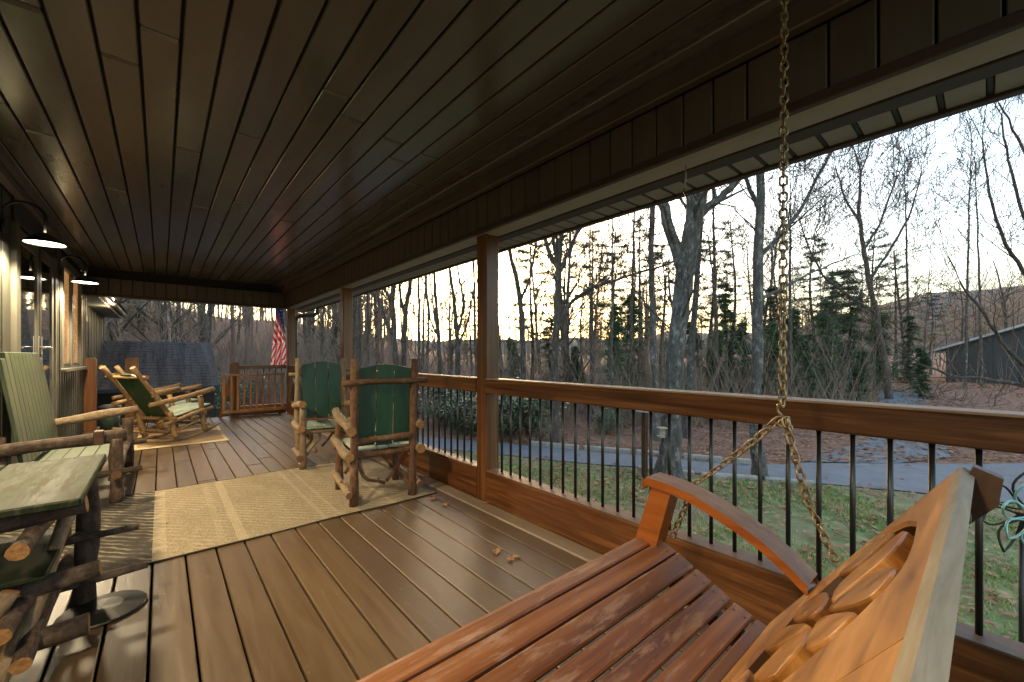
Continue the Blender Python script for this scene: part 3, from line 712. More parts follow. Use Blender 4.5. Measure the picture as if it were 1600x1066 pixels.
def panel(xs0, xs1, off):
    """board from xs0 to xs1, s .03..BL, with one large carved opening; off shifts the motif along x"""
    m = MB(); n = 44; s0, s1 = .03, BL; allp = [p for L in LEAVES for p in L]
    c = (PIV[0]+off, PIV[1]); ring, outer = [], []
    for i in range(n):
        a = 2*math.pi*i/n; dx, ds_ = math.cos(a), math.sin(a); r = 1e9
        for q in range(72):
            b_ = 2*math.pi*q/72; cs = math.cos(a-b_)
            if cs > .05: r = min(r, hull_r(b_, allp)/cs)
        r += .012; ring.append((c[0]+r*dx, c[1]+r*ds_))
        k = min(((xs1-c[0])/dx if dx > 1e-6 else 1e9), ((xs0-c[0])/dx if dx < -1e-6 else 1e9), ((s1-c[1])/ds_ if ds_ > 1e-6 else 1e9), ((s0-c[1])/ds_ if ds_ < -1e-6 else 1e9))
        outer.append((c[0]+dx*k, c[1]+ds_*k))
    for corner in ((xs1, s1), (xs0, s1), (xs0, s0), (xs1, s0)):
        i = min(range(n), key=lambda q: (outer[q][0]-corner[0])**2+(outer[q][1]-corner[1])**2); outer[i] = corner
    for i in range(n):
        j = (i+1) % n; a0, a1, b0, b1 = ring[i], ring[j], outer[i], outer[j]
        e0 = (c[0]+(a0[0]-c[0])*1.03, c[1]+(a0[1]-c[1])*1.03); e1 = (c[0]+(a1[0]-c[0])*1.03, c[1]+(a1[1]-c[1])*1.03)
        m.quad(bp(*e0, 0), bp(*b0, 0), bp(*b1, 0), bp(*e1, 0)); m.quad(bp(*a0, -.008), bp(*e0, 0), bp(*e1, 0), bp(*a1, -.008))
        m.quad(bp(*a0, -TH), bp(*a0, -.008), bp(*a1, -.008), bp(*a1, -TH), 1); m.quad(bp(*b0, -TH), bp(*a0, -TH), bp(*a1, -TH), bp(*b1, -TH))
    for (p, q) in (((xs1, s0), (xs1, s1)), ((xs1, s1), (xs0, s1)), ((xs0, s1), (xs0, s0)), ((xs0, s0), (xs1, s0))): m.quad(bp(*p, 0), bp(*p, -TH), bp(*q, -TH), bp(*q, 0))
    m.build('back_board', [M['honey'], M['dark_wood']], sw)
    m = MB(); k = len(ring); m.v += [tuple(bp(*p, -TH-.001)) for p in ring]; m.face(range(k)); m.build('gap_shade_board', M['dark_wood'], sw)  # dark sheet, with the dark opening sides, paints shade into the gaps
    for L in LEAVES:
        m = MB(); P = [(x+off, y) for x, y in L]; g0, g1 = sum(p[0] for p in P)/len(P), sum(p[1] for p in P)/len(P)
        Q = []                                             # rounded outline
        for i in range(len(P)):
            a, b_ = P[i], P[(i+1) % len(P)]; Q += [(a[0]*.75+b_[0]*.25, a[1]*.75+b_[1]*.25), (a[0]*.25+b_[0]*.75, a[1]*.25+b_[1]*.75)]
        rings = []
        for sc_, d in ((.93, -TH), (.93, -.004), (.905, -.0005), (.80, .0008), (.45, .0015)):
            rings.append(len(m.v)); m.v += [tuple(bp(g0+(x-g0)*sc_, g1+(y-g1)*sc_, d)) for x, y in Q]
        k = len(Q)
        for r0, r1 in zip(rings, rings[1:]):
            for i in range(k): j = (i+1) % k; m.face((r0+i, r0+j, r1+j, r1+i), 0, None, r0 >= rings[2])
        m.face([rings[-1]+i for i in range(k)]); m.build('carved_strip', M['honey_s'], sw)
panel(.5725, SX1, 0); panel(SX0, .5685, -.88)
tb = MB()
c8 = [bp(SX0, BL+.001, .002), bp(SX1, BL+.001, .002), bp(SX1, BL+.001, -TH-.004), bp(SX0, BL+.001, -TH-.004), bp(SX0, BL+.016, -.003), bp(SX1, BL+.016, -.003), bp(SX1, BL+.016, -TH+.003), bp(SX0, BL+.016, -TH+.003)]
tb.v += [tuple(q) for q in c8]
for q in ((0, 1, 5, 4), (1, 2, 6, 5), (2, 3, 7, 6), (3, 0, 4, 7), (4, 5, 6, 7)): tb.face(q)
tb.build('top_edge', M['grey_edge'], sw)
for x in (SX1-.14, SX0+.14):                                   # back stiles that stand proud behind the panel
    m = MB(); a, b_ = bp(x, -.03, -TH-.02), bp(x, BL-.04, -TH-.02)
    d = (b_-a); L = d.length; T = Matrix.Translation((a+b_)/2) @ Matrix(((1, 0, 0), (0, ny, ey), (0, nz, ez))).to_4x4()
    m.box(-.03, .03, -.019, .019, -L/2, L/2, 0, .012, T); m.build('back_stile', M['dark_wood'], sw)
m = MB(); pts = [bp(SX1-.005, BL*.80, -TH-.02), bp(SX1-.005, BL*.88, -TH-.055), bp(SX1-.005, BL*.985, -TH-.060), bp(SX1-.005, BL+.045, -TH-.03), bp(SX1-.005, BL+.035, -.012)]
n = len(m.v)
for dx in (0, -.04):
    for p in pts: m.v.append((p.x+dx, p.y, p.z))
k = len(pts); m.face([i for i in range(k)][::-1]); m.face([k+i for i in range(k)])
for i in range(k): j = (i+1) % k; m.face((i, j, k+j, k+i))
m.build('back_horn', M['dark_wood'], sw)
m = MB(); T = Matrix.Translation((.62, -.03, .62)) @ Matrix.Rotation(R(38), 4, 'X')
m.box(-.02, .02, -.35, .0, -.03, .0, 0, .006, Matrix.Translation((.93, .06, .63)) @ Matrix.Rotation(R(8), 4, 'X')); m.build('rear_brace', M['grey_edge'], sw)
# arms
def arm(x):
    top = [(.885, .694), (.868, .712), (.775, .706), (.69, .690), (.611, .664), (.54, .636), (.471, .603), (.40, .556), (.345, .512)]
    m = MB(); hw_ = .052
    for i, ((ya, za), (yb, zb)) in enumerate(zip(top, top[1:])):
        t_ = .034
        for xx0, xx1 in ((x-hw_, x+hw_),):
            m.quad((xx0, ya, za), (xx1, ya, za), (xx1, yb, zb), (xx0, yb, zb), 1)
            m.quad((xx0, ya, za-t_), (xx0, yb, zb-t_), (xx1, yb, zb-t_), (xx1, ya, za-t_), 0)
            m.quad((xx0, ya, za-t_), (xx0, ya, za), (xx0, yb, zb), (xx0, yb, zb-t_), 0)
            m.quad((xx1, ya, za-t_), (xx1, yb, zb-t_), (xx1, yb, zb), (xx1, ya, za), 0)
    m.quad((x-hw_, .885, .660), (x+hw_, .885, .660), (x+hw_, .885, .694), (x-hw_, .885, .694), 0)
    m.build('arm_rest', [M['swing_arm'], M['swing_armtop']], sw)
    m = MB(); n = 0
    for xx in (x-.045, x+.03):
        for q in ((.925, .44), (.835, .44), (.772, .672), (.852, .672)): m.v.append((xx, *q))
    for q in ((3, 2, 1, 0), (4, 5, 6, 7), (0, 1, 5, 4), (1, 2, 6, 5), (2, 3, 7, 6), (3, 0, 4, 7)): m.face(q)
    m.build('arm_post', M['swing_arm'], sw)
arm(SX1-.02); arm(SX0+.02)
# chains: every link is an object, the link mesh is shared
def link_mesh():
    m = MB(); pts = []; a, r_ = .0058, .0103
    for i in range(12):
        t_ = 2*math.pi*i/12; pts.append((r_*math.cos(t_), 0, (a if math.sin(t_) >= 0 else -a)+r_*math.sin(t_)))
    m.tube(pts, .0036, 6, 0, None, 0, 0, True)
    q = m.build('link', M['chain']); me = q.data; bpy.data.objects.remove(q); return me
LM = link_mesh(); PITCH = .0262
def chain(root, a, b, sag=0.0, twist=0.0):
    a, b = Vector(a), Vector(b); n = max(1, round((b-a).length/PITCH)); rg = random.Random(int(a.z*1000+b.y*77))
    def pt(i):
        u = i/n; return a.lerp(b, u)+Vector((0, 0, -sag*4*u*(1-u)))
    for i in range(n):
        p, q = pt(i), pt(i+1); d = (q-p)
        rot = d.to_track_quat('Z', 'Y').to_matrix().to_4x4() @ Matrix.Rotation(R(90)*(i % 2)+R(38)+twist*i+rg.uniform(-.12, .12), 4, 'Z')
        o = bpy.data.objects.new('link', LM); COL.objects.link(o); o.matrix_basis = Matrix.Translation((p+q)/2) @ rot @ Matrix.Scale(d.length/PITCH*1.0, 4); setp(o, root)
for x, lb in ((1.5, 'galvanised swing chain hanging beside the railing, forked to arm and seat'), (-.38, 'galvanised swing chain at the house side of the porch swing')):
    cr = thing('swing_chain', lb, 'chain', (x, .43, 1.0), 0, 'chains that carry the swing')
    chain(cr, (x, .424, 2.585), (x, .430, 1.02), 0, .02)
    chain(cr, (x, .436, .985), (x, .710, .712), .012)
    chain(cr, (x, .716, .690), (x, .800, .480), 0)
    chain(cr, (x, .424, .985), (x, .365, .745), .0); chain(cr, (x, .365, .745), (x-.01, .292, .585), .004)
    chain(cr, (x+.006, .415, .985), (x+.008, .412, .915), 0)
    h = MB(); h.tube([(x, .430, 1.035), (x, .442, 1.025), (x, .444, 1.005), (x, .432, .992), (x, .420, .980), (x, .420, .965), (x, .432, .955), (x, .444, .965)], .0042, 6, 0, 0); h.build('hook', M['chain'], cr)
    e = MB(); e.tube([(x, .424, 2.60), (x, .424, 2.575)], .006, 6, 0, 0); e.build('ceiling_eye', M['chain'], cr)
# a bit of twine with a hook hanging under the beam
tw = thing('hanging_twine', 'short twine with a dark hook hanging from the beam underside', 'hook', (2.06, 1.02, 2.1))
p = X0 = Vector((2.06, 1.025, 2.168))
m = MB(); m.tube([p, p+Vector((.002, 0, -.06)), p+Vector((-.002, .003, -.12))], [.003, .005, .004], 6, 0, 0); m.build('twine', M['timber'], tw)
m = MB(); m.tube([p+Vector((-.002, .003, -.118)), p+Vector((-.008, .01, -.135)), p+Vector((.008, -.004, -.165))], .003, 6, 0, 0); m.build('hook', M['bronze'], tw)

# ================================================================== LOG FURNITURE
LS = [0]
def log(name, parent, a, b, r0, r1=None, mat='bark_log', cut='cut_dark', bend=.012, world=False, knob=True):
    LS[0] += 1; rg = random.Random(LS[0]*13+5); a, b = Vector(a), Vector(b); r1 = r1 or r0
    d = b-a; n = 8; o1 = d.orthogonal().normalized(); o2 = d.cross(o1).normalized()
    ph, ph2 = rg.uniform(0, 6), rg.uniform(0, 6); pts = []; rad = []
    for i in range(n):
        u = i/(n-1); w_ = bend*math.sin(u*3.1)+bend*.4*math.sin(u*7+ph)
        pts.append(a+d*u+o1*w_*math.cos(ph2)+o2*w_*math.sin(ph2)); rad.append((r0+(r1-r0)*u)*(1+.10*math.sin(u*9+ph)+rg.uniform(-.05, .05)))
    m = MB(); m.tube(pts, rad, 10, 0, 1, .05, LS[0])
    if knob:
        u = rg.uniform(.3, .8); c = a+d*u; s_ = (o1*math.cos(ph)+o2*math.sin(ph)); m.tube([c+s_*r0*.5, c+s_*r0*1.15], [r0*.5, r0*.34], 6, 0, 1)
    return m.build(name, [M[mat], M[cut]], parent, None, world)
def slat(name, parent, pts2, thick, mtx, mat):
    """a flat board with the outline pts2 (local x, z), extruded along local y"""
    m = MB(); k = len(pts2)
    for yy in (0, thick):
        for x, z in pts2: m.v.append(tuple(mtx @ Vector((x, yy, z))))
    m.face([i for i in range(k)]); m.face([k+i for i in range(k)][::-1])
    for i in range(k): j = (i+1) % k; m.face((i, k+i, k+j, j))
    return m.build(name, M[mat], parent, None, False)

def upright_chair(label, loc, rz, bark_='bark_log', front='peeled_old', green='green'):
    """chair local frame: +y is the front"""
    r = thing('log_armchair', label, 'chair', loc, rz, 'green log armchairs on the jute rug')
    W, D = .24, .25
    for sx in (-1, 1):
        log('back_post', r, (sx*W, -D, 0), (sx*(W+.005), -D-.05, 1.15), .034, .031, bark_)
        log('front_leg', r, (sx*(W+.01), D, 0), (sx*(W+.01), D, .64), .034, .032, bark_)
        log('arm_log', r, (sx*(W+.035), -D-.10, .60), (sx*(W+.02), D+.10, .68), .036, .038, front, 'cut')
        log('side_rail', r, (sx*(W+.045), -D-.09, .40), (sx*(W+.03), D+.10, .43), .036, .034, front, 'cut')
        log('base_rail', r, (sx*(W+.045), -D-.07, .10), (sx*(W+.04), D+.06, .13), .027, .030, front, 'cut_dark')
        log('brace', r, (sx*(W-.03), -D+.02, .08), (sx*(W-.06), D-.05, .40), .018, .015, bark_, bend=.05)
        log('brace', r, (sx*(W-.02), D-.02, .14), (sx*.08, D-.04, .38), .016, .014, bark_, bend=.04)
    for y_, z_, r_, ex in ((-D-.07, .96, .022, .10), (-D-.03, .50, .026, .0), (-D-.01, .385, .024, .02), (D, .385, .026, .06)):
        log('cross_rail', r, (-W-ex, y_, z_), (W+ex, y_, z_+.01), r_, r_, bark_)
    log('brace', r, (-W+.02, -D, .37), (.0, -D+.02, .12), .016, .013, bark_, bend=.05); log('brace', r, (W-.02, -D, .37), (W-.16, -D+.2, .10), .018, .014, bark_, bend=.05)
    T = Matrix.Translation((0, -D+.0, .46)) @ Matrix.Rotation(R(5), 4, 'X')
    for i in range(3):
        x0, x1 = -.208+i*.142, -.208+i*.142+.130; h0 = .645 if i != 0 else .615; h1 = .645 if i != 2 else .615
        slat('back_slat', r, [(x0, 0), (x1, 0), (x1, h1), (x0, h0)] if i != 1 else [(x0, -.01), (x1, -.01), (x1, .65), (x0, .65)], .018, T, green)
    for i in range(5):
        m = MB(); m.box(-.232+i*.094, -.232+i*.094+.088, -D+.03, D+.06, .415, .432, 0, .004); m.build('seat_slat', M['seat_pale'], r, None, False)
    return r
upright_chair('dark green log armchair turned away, nearest the railing post', (1.415, 3.47, .008), R(-7))
upright_chair('dark green log armchair facing the camera behind the turned one', (1.40, 4.86, .008), R(172), 'peeled_old')

def rocker(label, loc, rz, tilt=0.0):
    """rocking chair, +y is the front"""
    r = thing('log_rocking_chair', label, 'rocking chair', loc, rz, 'log rocking chairs by the stairs')
    W = .27
    for sx in (-1, 1):
        m = MB(); pts = []; n = 12
        for i in range(n):
            u = i/(n-1); y_ = -.52+1.06*u; pts.append((sx*(W-.02), y_, .022+.30*(u-.42)**2*1.2))
        m.tube(pts, [.020]*(n-2)+[.018, .010], 8, 0, 1, .04, 3); m.build('rocker_runner', [M['peeled'], M['cut']], r, None, False)
        log('front_leg', r, (sx*W, .30, .06), (sx*(W+.01), .20, .60), .035, .031, 'peeled', 'cut')
        log('rear_leg', r, (sx*W, -.13, .05), (sx*W, -.22, .42), .035, .031, 'peeled', 'cut')
        log('back_post', r, (sx*(W-.03), -.14, .27), (sx*(W-.03), -.66, 1.03), .033, .029, 'peeled', 'cut', .018)
        log('arm_log', r, (sx*(W+.03), -.50, .54), (sx*(W+.04), .38, .68), .032, .040, 'peeled', 'cut')
        log('side_rail', r, (sx*(W+.02), -.32, .26), (sx*(W+.02), .38, .41), .026, .028, 'peeled', 'cut')
        log('brace', r, (sx*(W-.02), -.20, .10), (sx*(W-.04), .28, .34), .018, .016, 'peeled', 'cut', .03)
    for y_, z_ in ((-.55, .90), (-.20, .33), (.24, .36), (-.14, .14), (.28, .18)):
        log('cross_rail', r, (-W-.06, y_, z_), (W+.06, y_, z_), .023, .021, 'peeled', 'cut')
    ang = math.atan2(.52, .76)
    T = Matrix.Translation((0, -.155, .335)) @ Matrix.Rotation(ang, 4, 'X')
    for i in range(3):
        x0, x1 = -.215+i*.145, -.215+i*.145+.139
        slat('back_slat', r, [(x0, 0), (x1, 0), (x1, .72 if i != 2 else .67), (x0, .72 if i != 0 else .67)], .02, T, 'green')
    T = Matrix.Translation((0, .06, .385)) @ Matrix.Rotation(R(12), 4, 'X')
    for i in range(5):
        m = MB(); m.box(-.24, .24, -.22+i*.115, -.22+i*.115+.108, -.008, .010, 0, .004, T); m.build('seat_slat', M['seat_pale'], r, None, False)
    return r
rocker('peeled log rocking chair standing on the small tan mat, nearer one', (.10, 7.55, .012), R(-52))
rocker('peeled log rocking chair by the stair newels, partly hidden behind the other', (.02, 8.55, .012), R(-66))

# settee with faded green slats by the door
st_ = thing('log_settee', 'faded green slatted log settee against the house wall', 'settee', (-.55, 5.3, 0))
for i in range(11):
    y0_ = 4.62+i*.122; T = Matrix.Translation((-.775, 0, .36)) @ Matrix.Rotation(R(-8), 4, 'Y')
    m = MB(); hh = .86-(.05 if i in (0, 10) else 0)
    m.box(-.012, .012, y0_+.003, y0_+.119, 0, hh, 0, .004, T); m.build('back_slat', M['green_slat'], st_)
for i in range(5):
    m = MB(); m.box(-.82+i*.098, -.82+i*.098+.092, 4.62, 5.96, .300+.008*i, .320+.008*i, 0, .004); m.build('seat_slat', M['green_slat'], st_)
log('arm_log', st_, (-.93, 6.02, .50), (-.19, 6.06, .605), .042, .046, 'peeled_old', 'cut_dark', world=True)
log('arm_log', st_, (-.93, 4.52, .50), (-.22, 4.62, .53), .042, .050, 'bark_dark', 'cut_dark', world=True)
for yy in (4.58, 6.0):
    log('front_leg', st_, (-.27, yy, 0), (-.27, yy, .52), .045, .042, 'bark_dark', world=True); log('rear_leg', st_, (-.86, yy, 0), (-.88, yy, .60), .040, .038, 'bark_dark', world=True)
    log('side_rail', st_, (-.92, yy, .25), (-.12, yy, .26), .026, .024, 'bark_dark', world=True)
log('front_rail', st_, (-.27, 4.45, .25), (-.27, 6.1, .25), .034, .034, 'bark_dark', world=True)
bx = MB(); bx.box(-.40, -.34, 4.50, 4.56, .49, .60, 0, .006); bx.build('arm_block', M['dark_wood'], st_)

# two tier log table, near left
tb_ = thing('log_side_table', 'two tier log side table with worn green tops at the left edge', 'table', (-.5, 2.6, 0))
for x0, x1 in ((-.90, -.565), (-.56, -.222)):  # rear board widened out of view to keep lamplight off the floor
    m = MB(); m.box(x0, x1, 2.16, 3.07, .632, .662, 0, .006); m.build('top_board', M['green_old'], tb_)
m = MB(); m.box(-.74, -.318, 2.24, 2.80, .366, .386, 0, .005); m.build('shelf_board', M['green_old'], tb_)
for x_, y_ in ((-.28, 2.80), (-.70, 2.80), (-.52, 2.20), (-.74, 2.20)):
    log('table_leg', tb_, (x_, y_, .002), (x_+.01, y_, .63), .043, .038, 'bark_dark', 'cut', world=True)
for y_, z_, ex in ((2.27, .585, .05), (2.90, .59, 0), (2.34, .30, .09), (2.74, .315, .22), (2.78, .10, .26), (2.25, .13, .06)):
    log('cross_rail', tb_, (-.85, y_, z_), (-.26+ex*.8, y_+.02, z_+.02), .034 if ex < .2 else .022, .036 if ex < .2 else .018, 'bark_dark', 'cut', world=True)
for x_, z_ in ((-.36, .53), (-.40, .26), (-.36, .15)):
    log('side_rail', tb_, (x_, 2.10, z_), (x_+.03, 2.95, z_+.05), .030, .034, 'bark_dark', 'cut', world=True)
log('brace', tb_, (-.42, 2.14, .08), (-.30, 2.74, .55), .028, .024, 'peeled_old', 'cut', world=True)
log('brace', tb_, (-.55, 2.20, .02), (-.40, 2.22, .36), .026, .024, 'peeled_old', 'cut', world=True)
# the low round dark stand under its leg
db = MB(); n = 28; c = Vector((-.205, 2.67, 0)); prof_ = [(.0, .03), (.07, .028), (.150, .016), (.155, .010), (.147, .002)]
for (ra, za), (rb, zb) in zip(prof_, prof_[1:]):
    for i in range(n):
        a0, a1 = 2*math.pi*i/n, 2*math.pi*(i+1)/n
        db.quad((c.x+ra*math.cos(a0), c.y+ra*math.sin(a0), za), (c.x+rb*math.cos(a0), c.y+rb*math.sin(a0), zb), (c.x+rb*math.cos(a1), c.y+rb*math.sin(a1), zb), (c.x+ra*math.cos(a1), c.y+ra*math.sin(a1), za))
tag(db.build('round_stand', M['bronze']), 'low round dark metal base on the deck beside the log table leg', 'stand')

# rugs
def rug(name, label, x0, x1, y0, y1, mat, edge, seed, border=None):
    r = thing(name, label, 'rug', ((x0+x1)/2, (y0+y1)/2, 0)); m = MB(); nx, ny_ = 60, 30
    def pt(i, j):
        u, v = i/nx, j/ny_; x = x0+(x1-x0)*u; y = y0+(y1-y0)*v
        e = min(u, 1-u, v, 1-v)
        z = .0085+.004*noise.noise(Vector((x*2.2, y*2.2, seed)))+.010*max(0, noise.noise(Vector((x*1.6, y*3, seed+4))))*(1-min(1, e*12))
        return Vector((x-(x0+x1)/2+.02*noise.noise(Vector((y*2, 1, seed))), y-(y0+y1)/2+.025*noise.noise(Vector((x*1.7, 5, seed))), z))
    for j in range(ny_+1):
        for i in range(nx+1): m.v.append(tuple(pt(i, j)))
    for j in range(ny_):
        for i in range(nx): q = j*(nx+1)+i; m.face((q, q+1, q+nx+2, q+nx+1), 1 if border and (i < 2 or i >= nx-2 or j < 2 or j >= ny_-2) else 0, None, True)
    m.build('weave', [mat, border] if border else mat, r, None, False)
    m = MB(); loop = [pt(i, 0) for i in range(nx+1)]+[pt(nx, j) for j in range(1, ny_+1)]+[pt(i, ny_) for i in range(nx-1, -1, -1)]+[pt(0, j) for j in range(ny_-1, 0, -1)]
    m.tube([p+Vector((0, 0, -.002)) for p in loop], .005, 6, 0, None, 0, 0, True); m.build('binding', edge, r, None, False)
rug('jute_rug', 'large woven jute rug with pale bands under the green log chairs', -.92, 1.80, 3.10, 4.72, M['rug'], M['rug_edge'], 1)
rug('door_mat', 'small tan mat with pale border under the rocking chairs', -.26, .72, 6.93, 8.95, M['rug2'], M['rug2b'], 2, M['rug2b'])

# a few fallen leaves
def deckleaf(x, y, s, rz, label, mat='leaf_dry'):
    m = MB(); n = 9; L = s; pts = [(-.5, 0), (-.3, .16), (-.18, .34), (-.02, .20), (.12, .42), (.22, .20), (.5, .12), (.36, .0)]
    o = pts+[(a, -b) for a, b in pts[::-1] if b > 0]; c, s_ = math.cos(rz), math.sin(rz)
    m.v.append((x, y, .010)); rg = random.Random(int(x*1000))
    for a, b in o:
        px, py = a*L, b*L; m.v.append((x+px*c-py*s_, y+px*s_+py*c, .006+.12*L*abs(b)*2+rg.uniform(0, .2)*L*.6))
    for i in range(len(o)): m.face((0, 1+i, 1+(i+1) % len(o)), 0)
    m.tube([(x-L*.5*c, y-L*.5*s_, .012), (x-L*.85*c, y-L*.85*s_, .018)], .0016, 4, 0, 0)
    tag(m.build('fallen_leaf', M[mat]), label, 'leaf', 'fallen leaves on the deck')
deckleaf(1.53, 1.93, .075, .9, 'pale fallen leaf on the deck in front of the swing')
deckleaf(1.53, 1.80, .055, 2.2, 'brown curled fallen leaf beside the pale one', 'leaf_red'); deckleaf(1.575, 1.805, .05, -.6, 'small brown leaf touching the curled leaf', 'leaf_dry')
deckleaf(1.70, 2.98, .07, .3, 'russet leaf at the corner of the jute rug', 'leaf_red'); deckleaf(1.70, 2.80, .065, 1.4, 'tan leaf near the rug corner, towards the swing')
deckleaf(1.96, 2.62, .07, 2.6, 'red leaf lying at the foot of the nearest porch post', 'leaf_red')
deckleaf(1.87, 1.50, .03, 0, 'tiny leaf on the deck edge by the swing')

# ================================================================== THINGS BEYOND THE PORCH END
ro = thing('shed', 'low shed with weathered grey shingle roof beyond the stairs', 'shed', (.6, 14.5, -1.2))
a, b, c, d = Vector((-1.75, 15.9, 1.62)), Vector((1.22, 15.9, 1.60)), Vector((1.18, 13.6, .40)), Vector((-2.0, 13.6, .40))
rows = 16
for i in range(rows):
    u0, u1 = i/rows, (i+1)/rows; m = MB(); dz = Vector((0, -.001, .005)); col_n = 22
    for q in range(col_n):
        f0, f1 = q/col_n, (q+1)/col_n; jit = rnd.uniform(-.003, .003)
        p0 = d.lerp(a, u0).lerp(c.lerp(b, u0), f0+.0004); p1 = d.lerp(a, u0).lerp(c.lerp(b, u0), f1-.0004)
        p2 = d.lerp(a, u1).lerp(c.lerp(b, u1), f1-.0004); p3 = d.lerp(a, u1).lerp(c.lerp(b, u1), f0+.0004)
        J = Vector((0, 0, jit)); m.quad(p0+dz+J, p1+dz+J, p2+J, p3+J); m.quad(p0-dz*.3, p1-dz*.3, p1+dz+J, p0+dz+J)
    m.build('shingle_row', M['shingle'], ro)
m = MB(); m.quad(a, b, b+Vector((0, 2.2, -1.3)), a+Vector((0, 2.2, -1.3))); m.build('rear_roof', M['shingle'], ro)
boxpart('wall', M['dark_siding'], ro, -1.9, 1.12, 13.9, 17.6, -1.3, .42, .01)
boxpart('fascia_board', M['plastic_gy'], ro, -2.0, 1.2, 13.56, 13.60, .30, .405, .004)
def bin_(name, label, x, y, z0, r, h, mat, lid):
    o = thing(name, label, 'bin', (x, y, z0)); m = MB(); m.tube([(x, y, z0), (x, y, z0+h)], [r*.85, r], 16, 0, 0); m.build('body', M[mat], o)
    m = MB(); m.tube([(x, y, z0+h+.001), (x, y, z0+h+.03), (x, y, z0+h+.05)], [r*1.06, r*1.05, r*.6], 16, 0, 0); m.build('lid', M[lid], o)
bin_('trash_can', 'dark ribbed trash can standing at the house corner', -.62, 9.1, .003, .13, .36, 'plastic_dk', 'plastic_gy')
bin_('plastic_bin', 'blue plastic bin beyond the deck edge by the shed', .55, 11.2, -.78, .17, .62, 'plastic_bl', 'plastic_gy')
m = MB(); m.box(.30, .44, 10.9, 11.04, -1.2, .42, 0, .01); m.box(.26, .48, 10.86, 11.08, .42, .46, 0, .01)
tag(m.build('yard_post', M['plastic_gy']), 'dark square post standing beside the blue bin', 'post')

# flag on the corner post
fl = thing('flag', 'american flag hanging limp from a pole on the far corner post', 'flag', (2.0, 9.8, 1.5))
m = MB(); m.tube([(2.02, 9.60, 1.30), (1.86, 10.0, 2.35)], .012, 8, 0, 0); m.build('flag_pole', M['timber'], fl)
m = MB(); NA, NB = 66, 26
tp, H_ = Vector((1.86, 9.96, 2.28)), 1.32
def fp(i, j):
    u = i/NA; v = j/NB-.5; wdt = .12+.17*u**.8
    return Vector((tp.x+.04+v*wdt+.03*(1-u), tp.y-.10*u+.045*math.sin(v*17+u*4)*min(1, u*2+.2), tp.z-H_*u+(.05*math.sin(v*6) if u > .9 else 0)))
for i in range(NA+1):
    for j in range(NB+1): m.v.append(tuple(fp(i, j)))
for i in range(NA):
    for j in range(NB):
        u, v = (i+.5)/NA, (j+.5)/NB-.5; q = i*(NB+1)+j
        s = (u*H_-v*.42 if u < .62 else u*H_+v*.85+.12); st = int(math.floor(s/.085))
        mi = st % 2
        if u*H_-v*.5 < .36:
            mi = 2
            if (i % 4 == 1) and ((j+(i//4) % 2*3) % 6 in (2,)): mi = 1
        m.face((q, q+1, q+NB+2, q+NB+1), mi, None, True)
m.build('cloth', [M['red'], M['white'], M['blue']], fl)

# ================================================================== VEGETATION
M['tree_grey'] = bark('grey bark', (.026, .020, .016), (.16, .132, .108), (18, 6, 1), (.30, .27, .235), .95, 1.0)
M['tree_brown'] = bark('brown bark', (.026, .018, .012), (.125, .090, .066), (16, 5, 1), (.19, .155, .125), .95, .9)
M['twig'] = plain('twigs', (.075, .052, .038), .9, 0, .4, 3, None, 'pos')
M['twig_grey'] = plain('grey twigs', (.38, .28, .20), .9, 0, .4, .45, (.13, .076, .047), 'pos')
M['pine'] = leafmat('pine needles', (.040, .066, .022), (.075, .108, .036), (.12, .145, .060))
M['hemlock'] = leafmat('hemlock', (.036, .066, .027), (.066, .112, .044), (.11, .155, .062))
M['rhodo'] = leafmat('rhododendron', (.045, .080, .032), (.095, .145, .062), (.17, .23, .11), .4)
M['beech'] = leafmat('russet beech', (.22, .085, .035), (.36, .15, .07), (.46, .23, .12))
def wob(rg, s): return Vector((rg.uniform(-s, s), rg.uniform(-s, s), rg.uniform(-s, s)))
def limb(tr, cr, rg, p, d, L, r, depth, up=.12, spread=.62, minr=.004):
    """a branch and, along it, its own branches; thick ones go to the trunk mesh tr, thin ones to the crown mesh cr"""
    n = 5 if depth > 1 else 4; pts = [p.copy()]; rad = [r]; q = p.copy(); dd = d.normalized()
    for i in range(1, n+1):
        dd = (dd+wob(rg, .13)+Vector((0, 0, up*.5))).normalized(); q = q+dd*(L/n); pts.append(q.copy()); rad.append(max(minr, r*(1-.80*i/n)))
    (tr if r > .03 else cr).tube(pts, rad, 6 if r > .03 else (4 if r > .012 else 3), 0)
    if depth <= 0: return
    k = rg.randint(3, 4) if depth > 1 else rg.randint(3, 5)
    for i in range(k):
        u = .25+.75*(i+rg.random())/k; f = min(n-1, int(u*n)); b = pts[f].lerp(pts[f+1], u*n-f)
        ax = (pts[f+1]-pts[f]).normalized(); o = ax.orthogonal().normalized(); o.rotate(Matrix.Rotation(rg.uniform(0, 6.28), 3, ax))
        limb(tr, cr, rg, b, ax*(1-spread*.6)+o*spread*rg.uniform(.6, 1.1)+Vector((0, 0, up)), L*rg.uniform(.48, .74), max(minr, rad[f]*rg.uniform(.42, .62)), depth-1, up, spread, minr)
def tree_thing(label, loc, group=None): return thing('bare_tree', label, 'tree', loc, 0, group)
